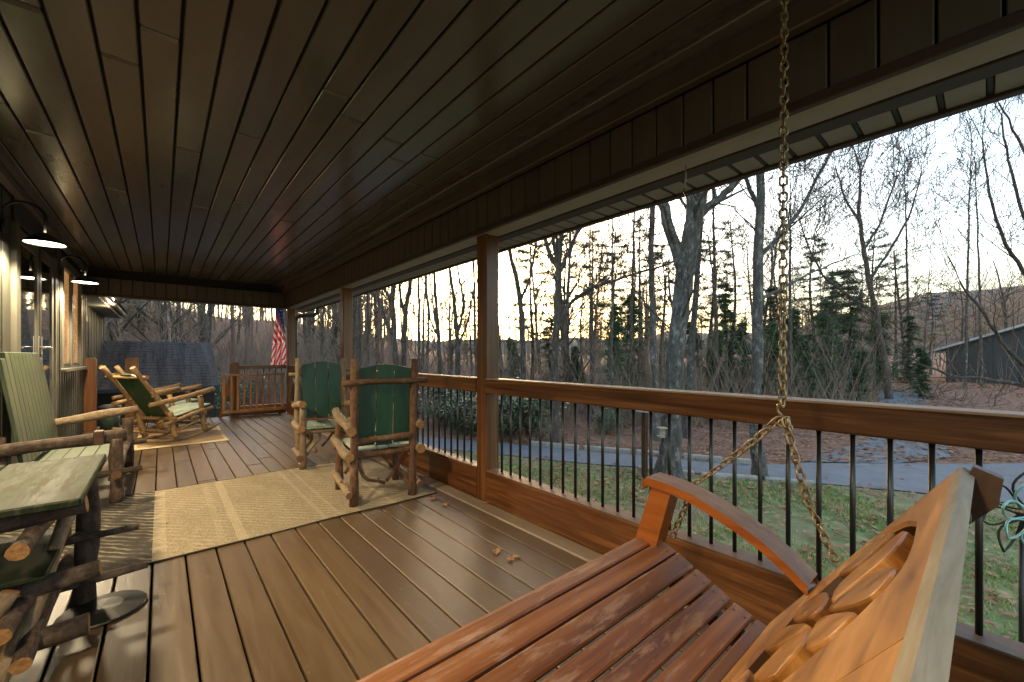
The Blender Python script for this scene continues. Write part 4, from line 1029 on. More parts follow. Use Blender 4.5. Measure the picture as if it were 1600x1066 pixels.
def hero(label, paths, d, seed, mats=('tree_grey', 'twig'), minr=.005, depth=2, tw=1.0, flare=True, nb=1.0):
    """paths: [(points (px, py, width px) ...), ...]; the first is the trunk, standing on the ground"""
    rg = random.Random(seed); tr, cr = MB(), MB()
    b0 = at(paths[0][0][0], paths[0][0][1], d); base = Vector((b0.x, b0.y, gz(b0.x, b0.y)))
    for k, pth in enumerate(paths):
        pts = [at(q[0], q[1], d+(q[3] if len(q) > 3 else 0)) for q in pth]; rad = [q[2]/F*d/2/math.sqrt(1+((q[0]-CX)/F)**2) for q in pth]
        if k == 0:
            pts[0].z = base.z-.1
            if flare: rad[0] *= 1.25
        P, Q = [], []                               # finer path with slight wobble
        for (a, b), (ra, rb) in zip(zip(pts, pts[1:]), zip(rad, rad[1:])):
            for i in range(4): u = i/4; P.append(a.lerp(b, u)+wob(rg, .02 if i else 0)); Q.append(ra+(rb-ra)*u)
        P.append(pts[-1]); Q.append(rad[-1]); tr.tube(P, Q, 10, 0, None, .07, seed+k)
        ed = (P[-1]-P[-2]).normalized()
        for _ in range(2): limb(tr, cr, rg, P[-1], ed+wob(rg, .35), rg.uniform(1.0, 1.8)*tw, max(minr, Q[-1]*.85), min(depth, 2), minr=minr)
        nbr = int((6 if k == 0 else 9)*nb)
        for i in range(nbr):
            u = (.55 if k == 0 else .2)+(.43 if k == 0 else .8)*rg.random(); f = min(len(P)-2, int(u*(len(P)-1)))
            ax = (P[f+1]-P[f]).normalized(); o = ax.orthogonal().normalized(); o.rotate(Matrix.Rotation(rg.uniform(0, 6.28), 3, ax))
            limb(tr, cr, rg, P[f], ax*.45+o*.8+Vector((0, 0, .25)), rg.uniform(.9, 2.2)*tw, max(minr, Q[f]*(rg.uniform(.12, .22) if k == 0 else rg.uniform(.25, .45))), depth, minr=minr)
    r = tree_thing(label, base); tr.build('trunk', M[mats[0]], r); cr.build('crown', M[mats[1]], r)
    return r
hero('thick grey forked tree beside the driveway, seen left of the chain',
     [[(1045, 750, 46), (1046, 715, 36), (1049, 640, 31), (1054, 560, 29), (1063, 490, 28), (1072, 415, 30)],
      [(1068, 425, 20), (1050, 372, 18), (1034, 312, 17), (1020, 250, 14, .3), (1000, 120, 8, .6)],
      [(1074, 425, 25), (1084, 360, 22), (1096, 305, 20), (1110, 235, 16), (1125, 100, 9, -.2)],
      [(1094, 335, 15), (1128, 308, 13), (1152, 282, 12), (1180, 215, 9, .4), (1230, 90, 5, .8)]], 8.0, 1, depth=3, tw=1.0)
hero('straight grey tree behind the swing chain at the driveway edge',
     [[(1190, 750, 24), (1181, 690, 20), (1181, 600, 19), (1184, 470, 18), (1188, 330, 15), (1190, 220, 12), (1195, 60, 8)],
      [(1188, 400, 9), (1215, 372, 8), (1250, 330, 7, .5), (1300, 235, 5, 1)], [(1186, 330, 8), (1168, 285, 7, .3), (1140, 215, 5, .6)], [(1185, 470, 7), (1215, 455, 6, .4), (1270, 425, 4, .9), (1330, 400, 3, 1.2)]], 8.05, 2, depth=3)
hero('grey tree with many upright limbs right of the near porch post',
     [[(868, 700, 13), (868, 640, 12), (868, 560, 11), (871, 480, 11), (873, 420, 11)],
      [(873, 425, 7), (856, 388, 7), (842, 345, 6), (825, 270, 3)], [(873, 420, 8), (878, 365, 7), (876, 320, 6), (870, 240, 4)], [(874, 425, 7), (893, 385, 6), (908, 345, 5), (925, 270, 3)],
      [(873, 505, 6), (895, 470, 6), (925, 450, 5), (975, 433, 4), (1045, 412, 3), (1100, 385, 2)]], 11.0, 3, ('tree_brown', 'twig'), depth=3)
hero('slim dark tree just right of the near porch post', [[(820, 690, 9), (818, 600, 8), (816, 500, 8), (808, 440, 8), (797, 395, 6), (785, 330, 4)], [(814, 470, 5), (830, 430, 4), (838, 380, 3)]], 14.0, 4, ('tree_brown', 'twig'))
hero('slim straight tree left of the forked tree', [[(1026, 720, 12), (1024, 620, 11), (1020, 500, 10), (1017, 400, 9), (1020, 310, 8), (1024, 200, 5)]], 11.5, 5, ('tree_grey', 'twig'))
hero('pale slim tree right behind the forked tree', [[(1072, 715, 13), (1075, 620, 12), (1082, 520, 10), (1090, 420, 9), (1100, 300, 6)]], 12.0, 6)
hero('twin stemmed tree between the far porch posts, left stem', [[(619, 640, 10), (618, 561, 9), (616, 524, 8), (613, 473, 8), (615, 442, 7), (620, 360, 4)], [(613, 522, 6), (599, 495, 5), (587, 452, 4), (575, 400, 3)], [(613, 480, 5), (600, 450, 4), (590, 410, 3)]], 15.0, 7, ('tree_brown', 'twig'))
hero('twin stemmed tree between the far porch posts, right stem', [[(630, 640, 10), (631, 560, 8), (633, 512, 8), (634, 479, 7), (641, 442, 6), (650, 360, 4)], [(633, 495, 4), (626, 465, 4), (622, 430, 3)]], 15.4, 8, ('tree_brown', 'twig'))
hero('thin tree with fanned branches left of the near porch post', [[(688, 640, 7), (687, 566, 6), (685, 520, 6), (680, 462, 5), (676, 400, 4)], [(685, 525, 3), (672, 500, 3), (665, 450, 2)]], 15.0, 9, ('tree_brown', 'twig'))
hero('thin multi stemmed tree close to the near porch post', [[(715, 640, 9), (715, 566, 8), (713, 512, 7), (709, 473, 5), (700, 400, 4)], [(714, 530, 5), (725, 479, 4), (715, 417, 3), (708, 360, 2)], [(716, 545, 4), (732, 500, 3), (741, 450, 3)]], 14.0, 10, ('tree_brown', 'twig'))
hero('crooked bare tree with round crown right of the chain', [[(1390, 600, 12), (1378, 540, 11), (1370, 490, 10), (1357, 440, 9), (1349, 385, 8), (1341, 325, 6), (1345, 270, 4)],
     [(1370, 490, 6), (1330, 465, 5), (1285, 430, 4), (1265, 390, 3)], [(1356, 440, 6), (1385, 400, 5), (1420, 340, 4), (1440, 270, 2)], [(1350, 390, 5), (1375, 350, 4), (1400, 280, 3)], [(1345, 350, 5), (1320, 310, 4), (1305, 260, 2)]], 17.0, 11, ('tree_brown', 'twig'), .0075, 3, 1.5, True, 1.0)
hero('dark bare tree at the right edge of the yard', [[(1655, 660, 22), (1650, 560, 20), (1640, 420, 17), (1630, 300, 14), (1620, 160, 9), (1610, 40, 5)],
     [(1645, 470, 10), (1610, 440, 9), (1570, 380, 7), (1545, 300, 5), (1535, 220, 3)], [(1636, 400, 9), (1600, 340, 7), (1575, 250, 5), (1565, 180, 3)], [(1648, 600, 11), (1600, 603, 10), (1540, 592, 8), (1490, 588, 6), (1440, 570, 3)],
     [(1648, 560, 10), (1600, 572, 9), (1565, 535, 7), (1530, 480, 6), (1500, 440, 3)], [(1628, 300, 7), (1590, 215, 5), (1560, 160, 3)]], 10.0, 12, ('tree_brown', 'twig'), .0042, 3, 1.2, True, .8)
for i, (x, y0_, y1_, w_, d_) in enumerate(((1508, 640, 300, 6, 19), (1534, 640, 330, 6, 20), (1440, 632, 480, 5, 22), (1288, 630, 470, 4, 21), (1120, 640, 330, 8, 17), (955, 690, 360, 5, 14), (985, 640, 340, 6, 18), (925, 690, 380, 5, 15), (745, 640, 400, 6, 17), (655, 640, 420, 6, 17), (560, 640, 430, 8, 16), (575, 640, 440, 5, 20), (1235, 620, 360, 7, 18), (1420, 610, 330, 6, 23))):
    lb = ['pale thin trunk in front of the dark house, left of two', 'pale thin trunk in front of the dark house, right of two', 'small leaning pale sapling by the dark house', 'pale bare pole of a tree right of the chain', 'slim tree between the forked tree and the chain tree', 'thin sapling standing by the bird feeder post',
          'thin tree in the woods left of the forked tree', 'thin sapling right of the many limbed tree', 'thin tree showing just left of the near porch post', 'thin tree in the middle of the second porch bay', 'tree beside the second porch post, thicker one', 'thin tree beside the second porch post, farther one', 'slim tree just right of the swing chain', 'slim tree behind the crooked tree'][i]
    rg = random.Random(i); lean = rg.uniform(-10, 10)
    hero(lb, [[(x, y0_, w_), (x+lean*.2, y0_*.66+y1_*.34, w_*.9), (x+lean*.6, y0_*.33+y1_*.67, w_*.7), (x+lean, y1_, w_*.45), (x+lean*1.5, y1_-90, w_*.2)]], d_, 40+i, ('tree_grey' if i < 4 or i in (5, 7) else 'tree_brown', 'twig'), .009, 2, 1.1, False)

# generic bare trees: three shapes shared by many individuals
def bare_proto(seed, H, r):
    rg = random.Random(seed); tr, cr = MB(), MB(); pts = [Vector((0, 0, -.3))]; rad = [r*1.3]; q = Vector((0, 0, 0)); d = Vector((0, 0, 1))
    for i in range(9):
        pts.append(q.copy()); rad.append(r*(1-.09*i)); d = (d+Vector((rg.uniform(-.09, .09), rg.uniform(-.09, .09), .1))).normalized(); q = q+d*H/9
    tr.tube(pts, rad, 7, 0)
    for i in range(17):
        u = .28+.70*i/17; f = min(len(pts)-2, int(u*(len(pts)-1))); a = rg.uniform(0, 6.28)
        limb(tr, cr, rg, pts[f], Vector((math.cos(a), math.sin(a), .75)), H*rg.uniform(.14, .30), rad[f]*.42, 2, .15, .75, .009)
    ro_ = bpy.data.objects.new('bare_tree', None); COL.objects.link(ro_)
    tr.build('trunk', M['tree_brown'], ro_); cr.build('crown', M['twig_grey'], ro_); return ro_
protos = [bare_proto(101, 11, .13), bare_proto(102, 13, .16), bare_proto(103, 9, .10)]
GROUPS = {'left': ('bare grey tree on the wooded slope beyond the shed', 'bare trees on the slope beyond the shed'),
          'mid': ('bare tree in the woods across the driveway', 'bare trees in the woods across the driveway'),
          'right': ('bare tree on the rise beyond the drive spur', 'bare trees beyond the drive spur')}
used = set()
def place(proto, x, y, s, grp):
    i = protos.index(proto)
    o = proto if i not in used else copy_tree(proto); used.add(i)
    o.location = (x, y, gz(x, y)-.05); o.rotation_euler = (rnd.uniform(-.05, .05), rnd.uniform(-.05, .05), rnd.uniform(0, 6.28)); o.scale = (s,)*3
    tag(o, GROUPS[grp][0], 'tree', GROUPS[grp][1])
rg = random.Random(5)
for i in range(46):
    y = rg.uniform(19, 44); x = rg.uniform(-.26*y-1, .36*y); place(rg.choice(protos), x, y, rg.uniform(.75, 1.15), 'left')
for i in range(44):
    px = rg.uniform(470, 1250); d_ = rg.uniform(19, 42); p = at(px, 600, d_); place(rg.choice(protos), p.x, p.y, rg.uniform(.6, 1.0), 'mid')
for i in range(20):
    px = rg.uniform(1250, 1640); d_ = rg.uniform(24, 45); p = at(px, 600, d_); place(rg.choice(protos), p.x, p.y, rg.uniform(.5, .8), 'right')

def needle_clump(m, c, s, rg, n=9, flat=.5):
    for _ in range(n):
        d = Vector((rg.uniform(-1, 1), rg.uniform(-1, 1), rg.uniform(-flat, flat))).normalized(); o = d.cross(Vector((rg.uniform(-1, 1), rg.uniform(-1, 1), 1))).normalized()*s*.075
        b = c+wob(rg, s*.35); m.tri(b-o, b+o, b+d*s)
def conifer(seed, H, r, kind):
    rg = random.Random(seed); tr, cr = MB(), MB(); pts = [Vector((.12*math.sin(i*.9+seed), .12*math.cos(i*.7), H*i/8-.2)) for i in range(9)]
    tr.tube(pts, [r*(1.05-.11*i) for i in range(9)], 7, 0)
    if kind == 'pine': lo, nw, blen = .36, 15, .30
    else: lo, nw, blen = .06, 22, .30
    for w_ in range(nw):
        u = lo+(1-lo)*w_/nw; z = H*u; c = pts[min(7, int(u*8))].lerp(pts[min(8, int(u*8)+1)], u*8 % 1); k = rg.randint(4, 6)
        for b in range(k):
            if rg.random() < (.25 if kind == 'pine' else .18): continue
            a = rg.uniform(0, 6.28); L = H*blen*(1-u*.75)*rg.uniform(.55, 1.1)*(1 if kind == 'pine' else .85)
            e = c+Vector((math.cos(a)*L, math.sin(a)*L, L*(rg.uniform(-.05, .22) if kind == 'pine' else rg.uniform(-.38, -.10))))
            mid = c.lerp(e, .5)+Vector((0, 0, -.05*L if kind == 'pine' else .06*L)); tr.tube([c, mid, e], [.03, .02, .008], 4, 0)
            nc = 10
            for q in range(nc):
                v = .40+.6*q/nc if kind == 'pine' else .12+.88*q/nc
                g_ = c.lerp(mid, v*2) if v < .5 else mid.lerp(e, v*2-1)
                wb = wob(rg, .20*L); wb.z *= .28
                needle_clump(cr, g_+wb, (.20 if kind == 'pine' else .27)*rg.uniform(.7, 1.2), rg, 13 if kind == 'pine' else 11, .5 if kind == 'pine' else .35)
    o = bpy.data.objects.new('pine_tree' if kind == 'pine' else 'hemlock_tree', None); COL.objects.link(o)
    tr.build('trunk', M['tree_brown'], o); cr.build('crown', M['pine' if kind == 'pine' else 'hemlock'], o); return o
PR = {'p1': conifer(201, 9, .12, 'pine'), 'p2': conifer(202, 11, .14, 'pine'), 'h1': conifer(203, 5, .08, 'hem'), 'h2': conifer(204, 6.5, .10, 'hem')}
used2 = set()
def conif(k, px, d_, s, label):
    p = at(px, 600, d_); o = PR[k] if k not in used2 else copy_tree(PR[k]); used2.add(k)
    o.location = (p.x, p.y, gz(p.x, p.y)-.05); o.rotation_euler = (0, 0, rnd.uniform(0, 6.28)); o.scale = (s,)*3; tag(o, label, 'tree', 'evergreens in the woods')
for a in (('p1', 830, 22, 1.05, 'pine with layered tufts right of the near porch post'), ('p2', 885, 26, 1.0, 'pine behind the many limbed tree'), ('p1', 960, 21, .98, 'pine with flat layered top left of the forked tree'), ('p2', 1000, 24, .95, 'pine immediately left of the forked tree'),
          ('p1', 1110, 24, 1.0, 'pine between the forked tree and the chain tree'), ('p2', 1145, 27, 1.0, 'pine standing just left of the chain tree'), ('p1', 735, 25, .75, 'small pine peeking left of the near porch post'), ('h2', 960, 16, .72, 'dense dark hemlock in front of the woods left of the forked tree'),
          ('h1', 1240, 19, .85, 'dark hemlock behind the swing chain'), ('h2', 1325, 20, .95, 'tall dark hemlock right of the chain'), ('h1', 1375, 19, .75, 'spreading dark hemlock below the crooked tree'), ('h2', 1300, 24, 1.05, 'hemlock at the back right of the chain'), ('p2', 1400, 30, .85, 'pine behind the crooked tree'),
          ('p1', 1455, 32, .75, 'pine left of the dark house'), ('h1', 1120, 18, .7, 'small hemlock left of the chain tree'), ('h2', 215, 31, 1.1, 'evergreen showing above the shed ridge, left'), ('p1', 180, 36, 1.0, 'pine on the slope above the house wing'), ('h1', 1080, 22, .8, 'hemlock low behind the forked tree'), ('h1', 1160, 21, .75, 'hemlock low beside the chain tree'), ('h2', 1262, 15.5, .5, 'young hemlock just right of the chain'), ('h1', 1345, 15, .5, 'low spreading hemlock behind the near rail'), ('h2', 1210, 24, .9, 'hemlock far behind the chain'), ('h2', 1420, 22, .6, 'hemlock at the left of the lean-to'), ('p1', 1270, 23, .95, 'pine rising right of the chain'), ('p2', 1365, 26, .9, 'pine rising behind the crooked tree'), ('p1', 1035, 28, 1.1, 'pine far behind the forked tree'), ('p2', 925, 27, 1.0, 'pine between the many limbed tree and the forked tree'), ('h1', 900, 19, .6, 'small hemlock low left of the forked tree'), ('h2', 985, 20, .85, 'hemlock left of the forked tree, second from it'), ('h1', 1048, 17, .65, 'low hemlock directly behind the forked trunk'), ('h2', 1135, 20, .9, 'full hemlock midway between the forked tree and the chain'), ('h1', 1205, 17, .75, 'low full hemlock right behind the chain'), ('h2', 1290, 18, .7, 'full hemlock second right of the chain'), ('h1', 1440, 17, .45, 'small hemlock in front of the lean-to'), ('h2', 860, 21, .7, 'hemlock behind the many limbed tree base'), ('h1', 800, 19, .7, 'hemlock hidden low by the near porch post')): conif(*a)

def leaf_blob(seed, rx, ry, rz_, n, s, mat, name, stems=True):
    rg = random.Random(seed); m, st2 = MB(), MB(); cl = [Vector((rg.uniform(-1, 1)*rx*.7, rg.uniform(-1, 1)*ry*.7, rg.uniform(.15, .85)*rz_)) for _ in range(14)]
    for _ in range(n):
        c = rg.choice(cl)+Vector((rg.gauss(0, rx*.24), rg.gauss(0, ry*.24), rg.gauss(0, rz_*.14)))
        if c.z < .02: continue
        d = Vector((rg.uniform(-1, 1), rg.uniform(-1, 1), rg.uniform(-.6, .5))).normalized(); o = d.cross(Vector((rg.uniform(-.5, .5), rg.uniform(-.5, .5), 1))).normalized()*s*.28
        m.quad(c, c+d*s*.5+o, c+d*s, c+d*s*.5-o)
    for c in cl: st2.tube([Vector((c.x*.2, c.y*.2, -.05)), c*.55, c], [.02, .014, .006], 4, 0)
    o = bpy.data.objects.new(name, None); COL.objects.link(o); m.build('foliage', M[mat], o); st2.build('stem', M['twig'], o); return o
sh = leaf_blob(301, .9, .9, 1.5, 2200, .12, 'rhodo', 'evergreen_shrub'); first = True
for px, d_, s, lb in ((790, 12.2, 1.15, 'rhododendron right of the near porch post base'), (822, 12.6, 1.05, 'rhododendron behind the railing by the many limbed tree'), (735, 13.0, 1.1, 'rhododendron left of the near porch post'), (700, 14, 1.15, 'rhododendron behind the turned log chair'), (950, 12.6, .5, 'small round evergreen shrub above the landscape timbers'),
                      (350, 15.5, 1.0, 'green shrub beside the shed and newel post'), (372, 17, 1.1, 'green shrub behind the open gate'), (330, 13.0, .9, 'dark low shrub at the shed corner'), (590, 15, 1.0, 'rhododendron in the second porch bay')):
    o = sh if first else copy_tree(sh); first = False; p = at(px, 600, d_); o.location = (p.x, p.y, gz(p.x, p.y)); o.scale = (s, s, s*(.9 if s > .6 else 1)); o.rotation_euler = (0, 0, rnd.uniform(0, 6)); tag(o, lb, 'shrub', 'evergreen shrubs round the yard')
be = leaf_blob(302, 1.6, 1.6, 4.2, 900, .13, 'beech', 'beech_tree'); o = be
for i, (px, d_, z_, lb) in enumerate(((258, 22, 0, 'russet leaved young beech above the shed roof'), (735, 20, .2, 'russet leaved sapling left of the near porch post'), (1095, 15, -.3, 'russet leaved sapling between the forked tree and chain tree'))):
    o = be if i == 0 else copy_tree(be); p = at(px, 600, d_); o.location = (p.x, p.y, gz(p.x, p.y)); o.scale = (.8 if i == 0 else .4,)*3; tag(o, lb, 'tree', 'russet leaved saplings')

def woods():
    rg = random.Random(77); m = MB()
    for i in range(700):
        if i < 300: y = rg.uniform(30, 75); x = rg.uniform(-.4*y-3, .45*y)
        else:
            p = at(rg.uniform(380, 1750), 600, rg.uniform(38, 85)); x, y = p.x, p.y
        b = Vector((x, y, gz(x, y)-.3)); H = rg.uniform(6, 11); top = b+Vector((rg.uniform(-.6, .6), rg.uniform(-.6, .6), H))
        m.tube([b, b.lerp(top, .5)+wob(rg, .15), top], [rg.uniform(.07, .13), .06, .02], 4, 0)
        for k in range(16):
            u = rg.uniform(.3, 1); c = b.lerp(top, u); a = rg.uniform(0, 6.28); L = H*rg.uniform(.10, .24)*(1.2-u*.6); e = c+Vector((math.cos(a)*L, math.sin(a)*L, L*rg.uniform(.4, 1.1)))
            m.tube([c, c.lerp(e, .5)+wob(rg, .08), e], [.03, .02, .008], 3, 0)
            for q in range(3):
                f = c.lerp(e, rg.uniform(.35, 1)); m.tri(f, f+wob(rg, .03)+Vector((.02, 0, 0)), f+Vector((math.cos(a+q-1)*L*.45, math.sin(a+q-1)*L*.45, L*.4)))
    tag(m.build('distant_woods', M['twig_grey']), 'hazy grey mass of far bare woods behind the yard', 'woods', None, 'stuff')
    m = MB()                                          # undergrowth twigs at the wood's edge
    for i in range(5000):
        if rg.random() < .30: y = rg.uniform(15, 36); x = rg.uniform(-.3*y, .4*y)
        else:
            p = at(rg.uniform(470, 1680), 600, 13.5+26*rg.random()**1.2); x, y = p.x, p.y
        if side(ROAD_F, x, y) < .6 and y < 15: continue
        if C_*x-S_*y > .9*(S_*x+C_*y) and rg.random() < .93: continue
        b = Vector((x, y, gz(x, y)))
        for k in range(4):
            a = rg.uniform(0, 6.28); L = rg.uniform(.5, 1.6)*(1+1.3*(rg.random() < .35)); e = b+Vector((math.cos(a)*L*.45, math.sin(a)*L*.45, L)); c = b.lerp(e, .5)+wob(rg, .1)
            m.tube([b, c, e], [.009, .007, .004], 3, 0); m.tri(c, c+Vector((.012, .004, 0)), c+Vector((math.cos(a+1)*L*.4, math.sin(a+1)*L*.4, L*.3)))
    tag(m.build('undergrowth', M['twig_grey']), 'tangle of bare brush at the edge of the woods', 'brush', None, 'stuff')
woods()
def litter():
    rg = random.Random(78); m = MB(); n = 0
    while n < 15000:
        p = at(rg.uniform(760, 1700), 600, 7+rg.random()**1.5*18); x, y = p.x, p.y
        sF, sN = side(ROAD_F, x, y), side(ROAD_N, x, y)
        if sN > -.1 and sF < .05 and rg.random() > (.03 if min(-sF, sN) > .35 else .25): n += 1; continue
        s = rg.uniform(.04, .085); a = rg.uniform(0, 6.28); z = gz(x, y)+.03+rg.uniform(0, .02); c, q = math.cos(a)*s, math.sin(a)*s
        if sF < .05 and rg.random() > .10: n += 1; continue
        m.quad((x-c, y-q, z), (x+q*.5, y-c*.5, z+rg.uniform(0, .035)), (x+c, y+q, z+rg.uniform(0, .02)), (x-q*.5, y+c*.5, z+rg.uniform(0, .035)), 0 if rg.random() < .72 else 1); n += 1
    for i in range(5200):                             # thinner on the lawn
        x = rg.uniform(2.4, 9.5); y = rg.uniform(-3, 9)
        if side(ROAD_N, x, y) > -.05: continue
        s = rg.uniform(.025, .072); a = rg.uniform(0, 6.28); z = -1.165; c, q = math.cos(a)*s, math.sin(a)*s
        m.quad((x-c, y-q, z), (x+q*.5, y-c*.5, z+rg.uniform(0, .03)), (x+c, y+q, z+.01), (x-q*.5, y+c*.5, z+rg.uniform(0, .03)), 1 if rg.random() < .6 else 0)
    tag(m.build('leaf_litter', [M['leaf_red'], M['leaf_dry']]), 'fallen russet leaves scattered over bank and lawn', 'leaves', None, 'stuff')
litter()
def grass():
    mat, t, b = newmat('winter grass')
    v = coords(t, 'pos', (1, 1, 1), False); f = noise_(t, v, .9, 5, .65); g_ = noise_(t, v, 9, 3, .6)
    col = ramp(t, f, [(.38, (.18, .29, .050)), (.50, (.28, .32, .085)), (.60, (.50, .40, .20))])
    t.links.new(mix(t, ramp(t, g_, [(.5, (0, 0, 0)), (.7, (.6,)*3)]), col, (.38, .38, .17)), b.inputs['Base Color']); b.inputs['Roughness'].default_value = .7
    rg = random.Random(79); m = MB(); V = m.v; n = 0
    while n < 90000:
        n += 1; x = 2.3+8.2*rg.random()**1.3; y = rg.uniform(-3.5, 9.5)
        dens = .45+1.3*noise.noise(Vector((x*.8, y*.8, 2)))+.5*noise.noise(Vector((x*3, y*3, 8)))
        if rg.random() > dens+.25: continue
        if side(ROAD_N, x, y) > -.12: continue
        a = rg.uniform(0, 6.28); h_ = rg.uniform(.02, .075)*(.7+.6*max(0, dens)); w_ = .004+.0011*max(0, x-2); c, s = math.cos(a)*w_, math.sin(a)*w_; lx, ly = rg.uniform(-.03, .03), rg.uniform(-.03, .03)
        k = len(V); V += [(x-c, y-s, -1.2), (x+c, y+s, -1.2), (x+lx, y+ly, -1.2+h_)]; m.face((k, k+1, k+2))
    tag(m.build('lawn_grass', mat), 'short patchy winter grass on the lawn', 'grass', None, 'stuff')
grass()

# ================================================================== YARD THINGS
def timber(x0, y0, x1, y1, z, label):
    L = math.hypot(x1-x0, y1-y0); T = Matrix.Translation(((x0+x1)/2, (y0+y1)/2, z)) @ Matrix.Rotation(math.atan2(y1-y0, x1-x0), 4, 'Z')
    m = MB(); m.box(-L/2, L/2, -.06, .06, -.08, .06, 0, .015, T); tag(m.build('landscape_timber', M['timber']), label, 'timber', 'landscape timbers edging the drive')
tl = [(7.45, 8.1), (8.1, 6.75), (8.72, 5.65), (9.2, 4.7), (9.6, 3.85), (10.0, 3.15)]
for i, ((a, b), (c, d)) in enumerate(zip(tl, tl[1:])): timber(a+.05, b-.05, c-.04, d+.06, gz(a, b)+.06, 'grey landscape timber on the far drive edge, %s from the left' % ('first', 'second', 'third', 'fourth', 'fifth')[i])
tn = [(7.6, 4.85), (8.15, 3.8), (8.75, 2.85), (9.2, 2.05)]
for i, ((a, b), (c, d)) in enumerate(zip(tn, tn[1:])): timber(a, b-.05, c-.04, d+.06, -1.2+.02, 'grey landscape timber on the lawn side of the drive, %s' % ('left one', 'middle one', 'right one')[i])
# bird feeder post and bird house
p = Vector((7.05, 4.32, -1.2)); bf = thing('bird_feeder', 'wooden bird feeder on a post left of the forked tree', 'bird feeder', p)
m = MB(); m.box(p.x-.045, p.x+.045, p.y-.045, p.y+.045, -1.25, .12, 0, .006); m.build('post', M['dark_wood'], bf)
m = MB(); m.box(p.x-.17, p.x+.17, p.y-.13, p.y+.13, .121, .145, 0, .004); m.build('tray', M['timber'], bf)
m = MB(); m.box(p.x-.07, p.x+.07, p.y-.07, p.y+.07, .146, .36, 0, .004); m.build('feeder_house', M['dark_wood'], bf)
m = MB(); m.tube([(p.x, p.y, .36), (p.x, p.y, .46)], [.15, .01], 4, 0, 0); m.build('roof', M['metal_roof'], bf)
b = at(1034, 676, 7.62); bh = thing('bird_house', 'small weathered bird house fixed to the forked tree trunk', 'bird house', b)
T = Matrix.Translation(b) @ Matrix.Rotation(-YAW, 4, 'Z')
m = MB(); m.box(-.05, .05, -.05, .05, -.09, .08, 0, .004, T); m.build('box', M['grey_edge'], bh)
m = MB(); m.box(-.08, .08, -.09, .06, .081, .10, 0, .004, T); m.build('roof', M['timber'], bh)
m = MB(); m.box(-.11, -.02, -.09, -.051, -.055, -.035, 0, .003, T); m.build('perch', M['timber'], bh)
# metal pinwheel at the right edge
c = at(1612, 806, 2.5); pw = thing('garden_pinwheel', 'metal garden pinwheel with leaf shaped loops at the right edge', 'garden ornament', (c.x, c.y, -1.2))
rv = Vector((C_, -S_, 0)); uv_ = Vector((0, 0, 1)); fw = Vector((S_, C_, 0))
for k in range(14):
    a = 2*math.pi*k/14+.15; L = .27 if k % 2 else .22; off = fw*(.03 if k % 2 else -.03); ax = rv*math.cos(a)+uv_*math.sin(a); pe = -rv*math.sin(a)+uv_*math.cos(a)
    loop = []
    for i in range(14):
        u = i/14*2; s = 1 if u <= 1 else -1; q = u if u <= 1 else 2-u
        loop.append(c+off+ax*(.04+(L-.04)*q)+pe*s*.055*math.sin(math.pi*q)+fw*.03*math.sin(math.pi*q))
    m = MB(); m.tube(loop, .007, 5, 0, None, 0, 0, True); m.build('petal_loop', M['bronze'] if k % 2 else M['turquoise'], pw)
m = MB(); m.tube([c-fw*.05, c+fw*.06], .03, 10, 0, 0); m.build('hub', M['bronze'], pw)
m = MB(); m.tube([c+fw*.05, Vector((c.x+fw.x*.05, c.y+fw.y*.05, -1.3))], .012, 8, 0, 0); m.build('stake', M['bronze'], pw)
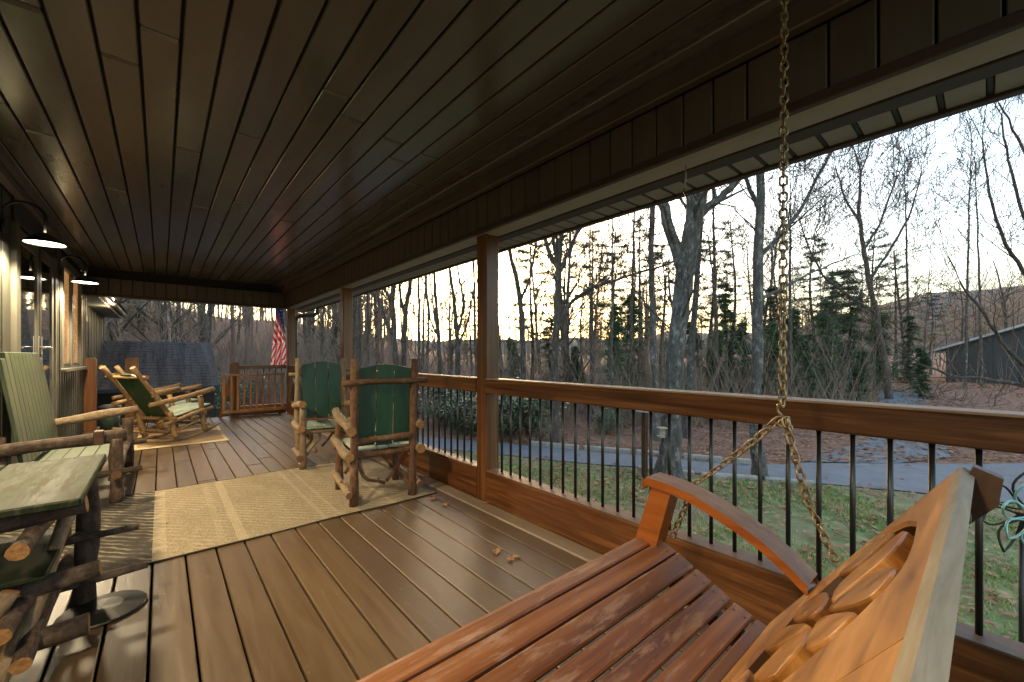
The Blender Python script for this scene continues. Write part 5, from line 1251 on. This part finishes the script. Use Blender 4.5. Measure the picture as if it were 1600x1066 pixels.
# dark house on the right
def farhouse():
    d0 = 24.0; p0 = at(1478, 612, d0); r = thing('neighbour_house', 'dark slate sided building with pale metal shed roof on the right', 'house', (p0.x, p0.y, gz(p0.x, p0.y)))
    zb = at(1478, 612, d0).z; T = Matrix.Translation((p0.x, p0.y, zb)) @ Matrix.Rotation(-YAW-R(48), 4, 'Z')
    k = d0/F
    for i in range(16):                                    # vertical siding under a sloping roof
        x0, x1 = i*.45, i*.45+.445; z0_, z1_ = 66*k+x0*.40, 66*k+x1*.40
        m = MB()
        for yy in (0, 6):
            for q in ((x0, -.9), (x1, -.9), (x1, z1_), (x0, z0_)): m.v.append(tuple(T @ Vector((q[0], yy+.02*(i % 2), q[1]))))
        for q in ((0, 1, 2, 3), (7, 6, 5, 4), (0, 4, 5, 1), (1, 5, 6, 2), (2, 6, 7, 3), (3, 7, 4, 0)): m.face(q)
        m.build('siding_board', M['dark_siding'], r)
    RT = T @ Matrix.Translation((0, 0, 66*k)) @ Matrix.Rotation(-math.atan(.40), 4, 'Y')
    m = MB(); m.box(-.5, 7.8, -.5, 6.4, 0, .16, 0, .02, RT); m.build('roof', M['dark_siding'], r)
    m = MB(); m.box(-.5, 7.8, -.53, -.502, .06, .18, 0, .005, RT); m.build('roof_edge', M['metal_roof'], r)
    m = MB(); m.box(-2.2, -.01, -.6, 2, 52*k, 52*k+.10, 0, .02, T @ Matrix.Rotation(-.12, 4, 'Y')); m.build('lean_to_roof', M['metal_roof'], r)
    for x_ in (-2.3, -1.2): m = MB(); m.box(x_, x_+.1, -.3, -.2, -.9, 46*k, 0, .01, T); m.build('lean_to_post', M['dark_siding'], r)
    m = MB(); m.box(-.1, 7.3, -.06, -.01, -.2, .05, 0, .01, T); m.build('sill_board', M['timber'], r)
    cl = MB(); cl.box(-2.8, 1.0, -1.6, -.2, -.35, -.12, 0, .05, T); struct(cl.build('clay_bank', M['clay']))
farhouse()
def car():
    d0 = 23.0; p = at(1377, 601, d0); r = thing('parked_car', 'small green parked vehicle half hidden behind the hemlock', 'car', p, -YAW)
    m = MB(); pr = [(-.55, -.30), (.55, -.30), (.58, -.05), (.40, .02), (.25, .22), (-.30, .22), (-.45, .02), (-.58, -.03)]; k = len(pr)
    for yy in (0, 1.4):
        for x, z in pr: m.v.append((x, yy, z))
    m.face(range(k)); m.face([k+i for i in range(k)][::-1])
    for i in range(k): j = (i+1) % k; m.face((i, k+i, k+j, j))
    m.build('body', M['plastic_dk'], r, None, False)
    m = MB(); m.box(.22, .46, -.03, -.002, -.16, .0, 0, .01); m.build('tail_light', M['red'], r, None, False)
    for x in (-.34, .34): m = MB(); m.tube([(x, -.02, -.30), (x, .16, -.30)], .16, 12, 0, 0); m.build('wheel', M['bronze'], r, None, False)
car()
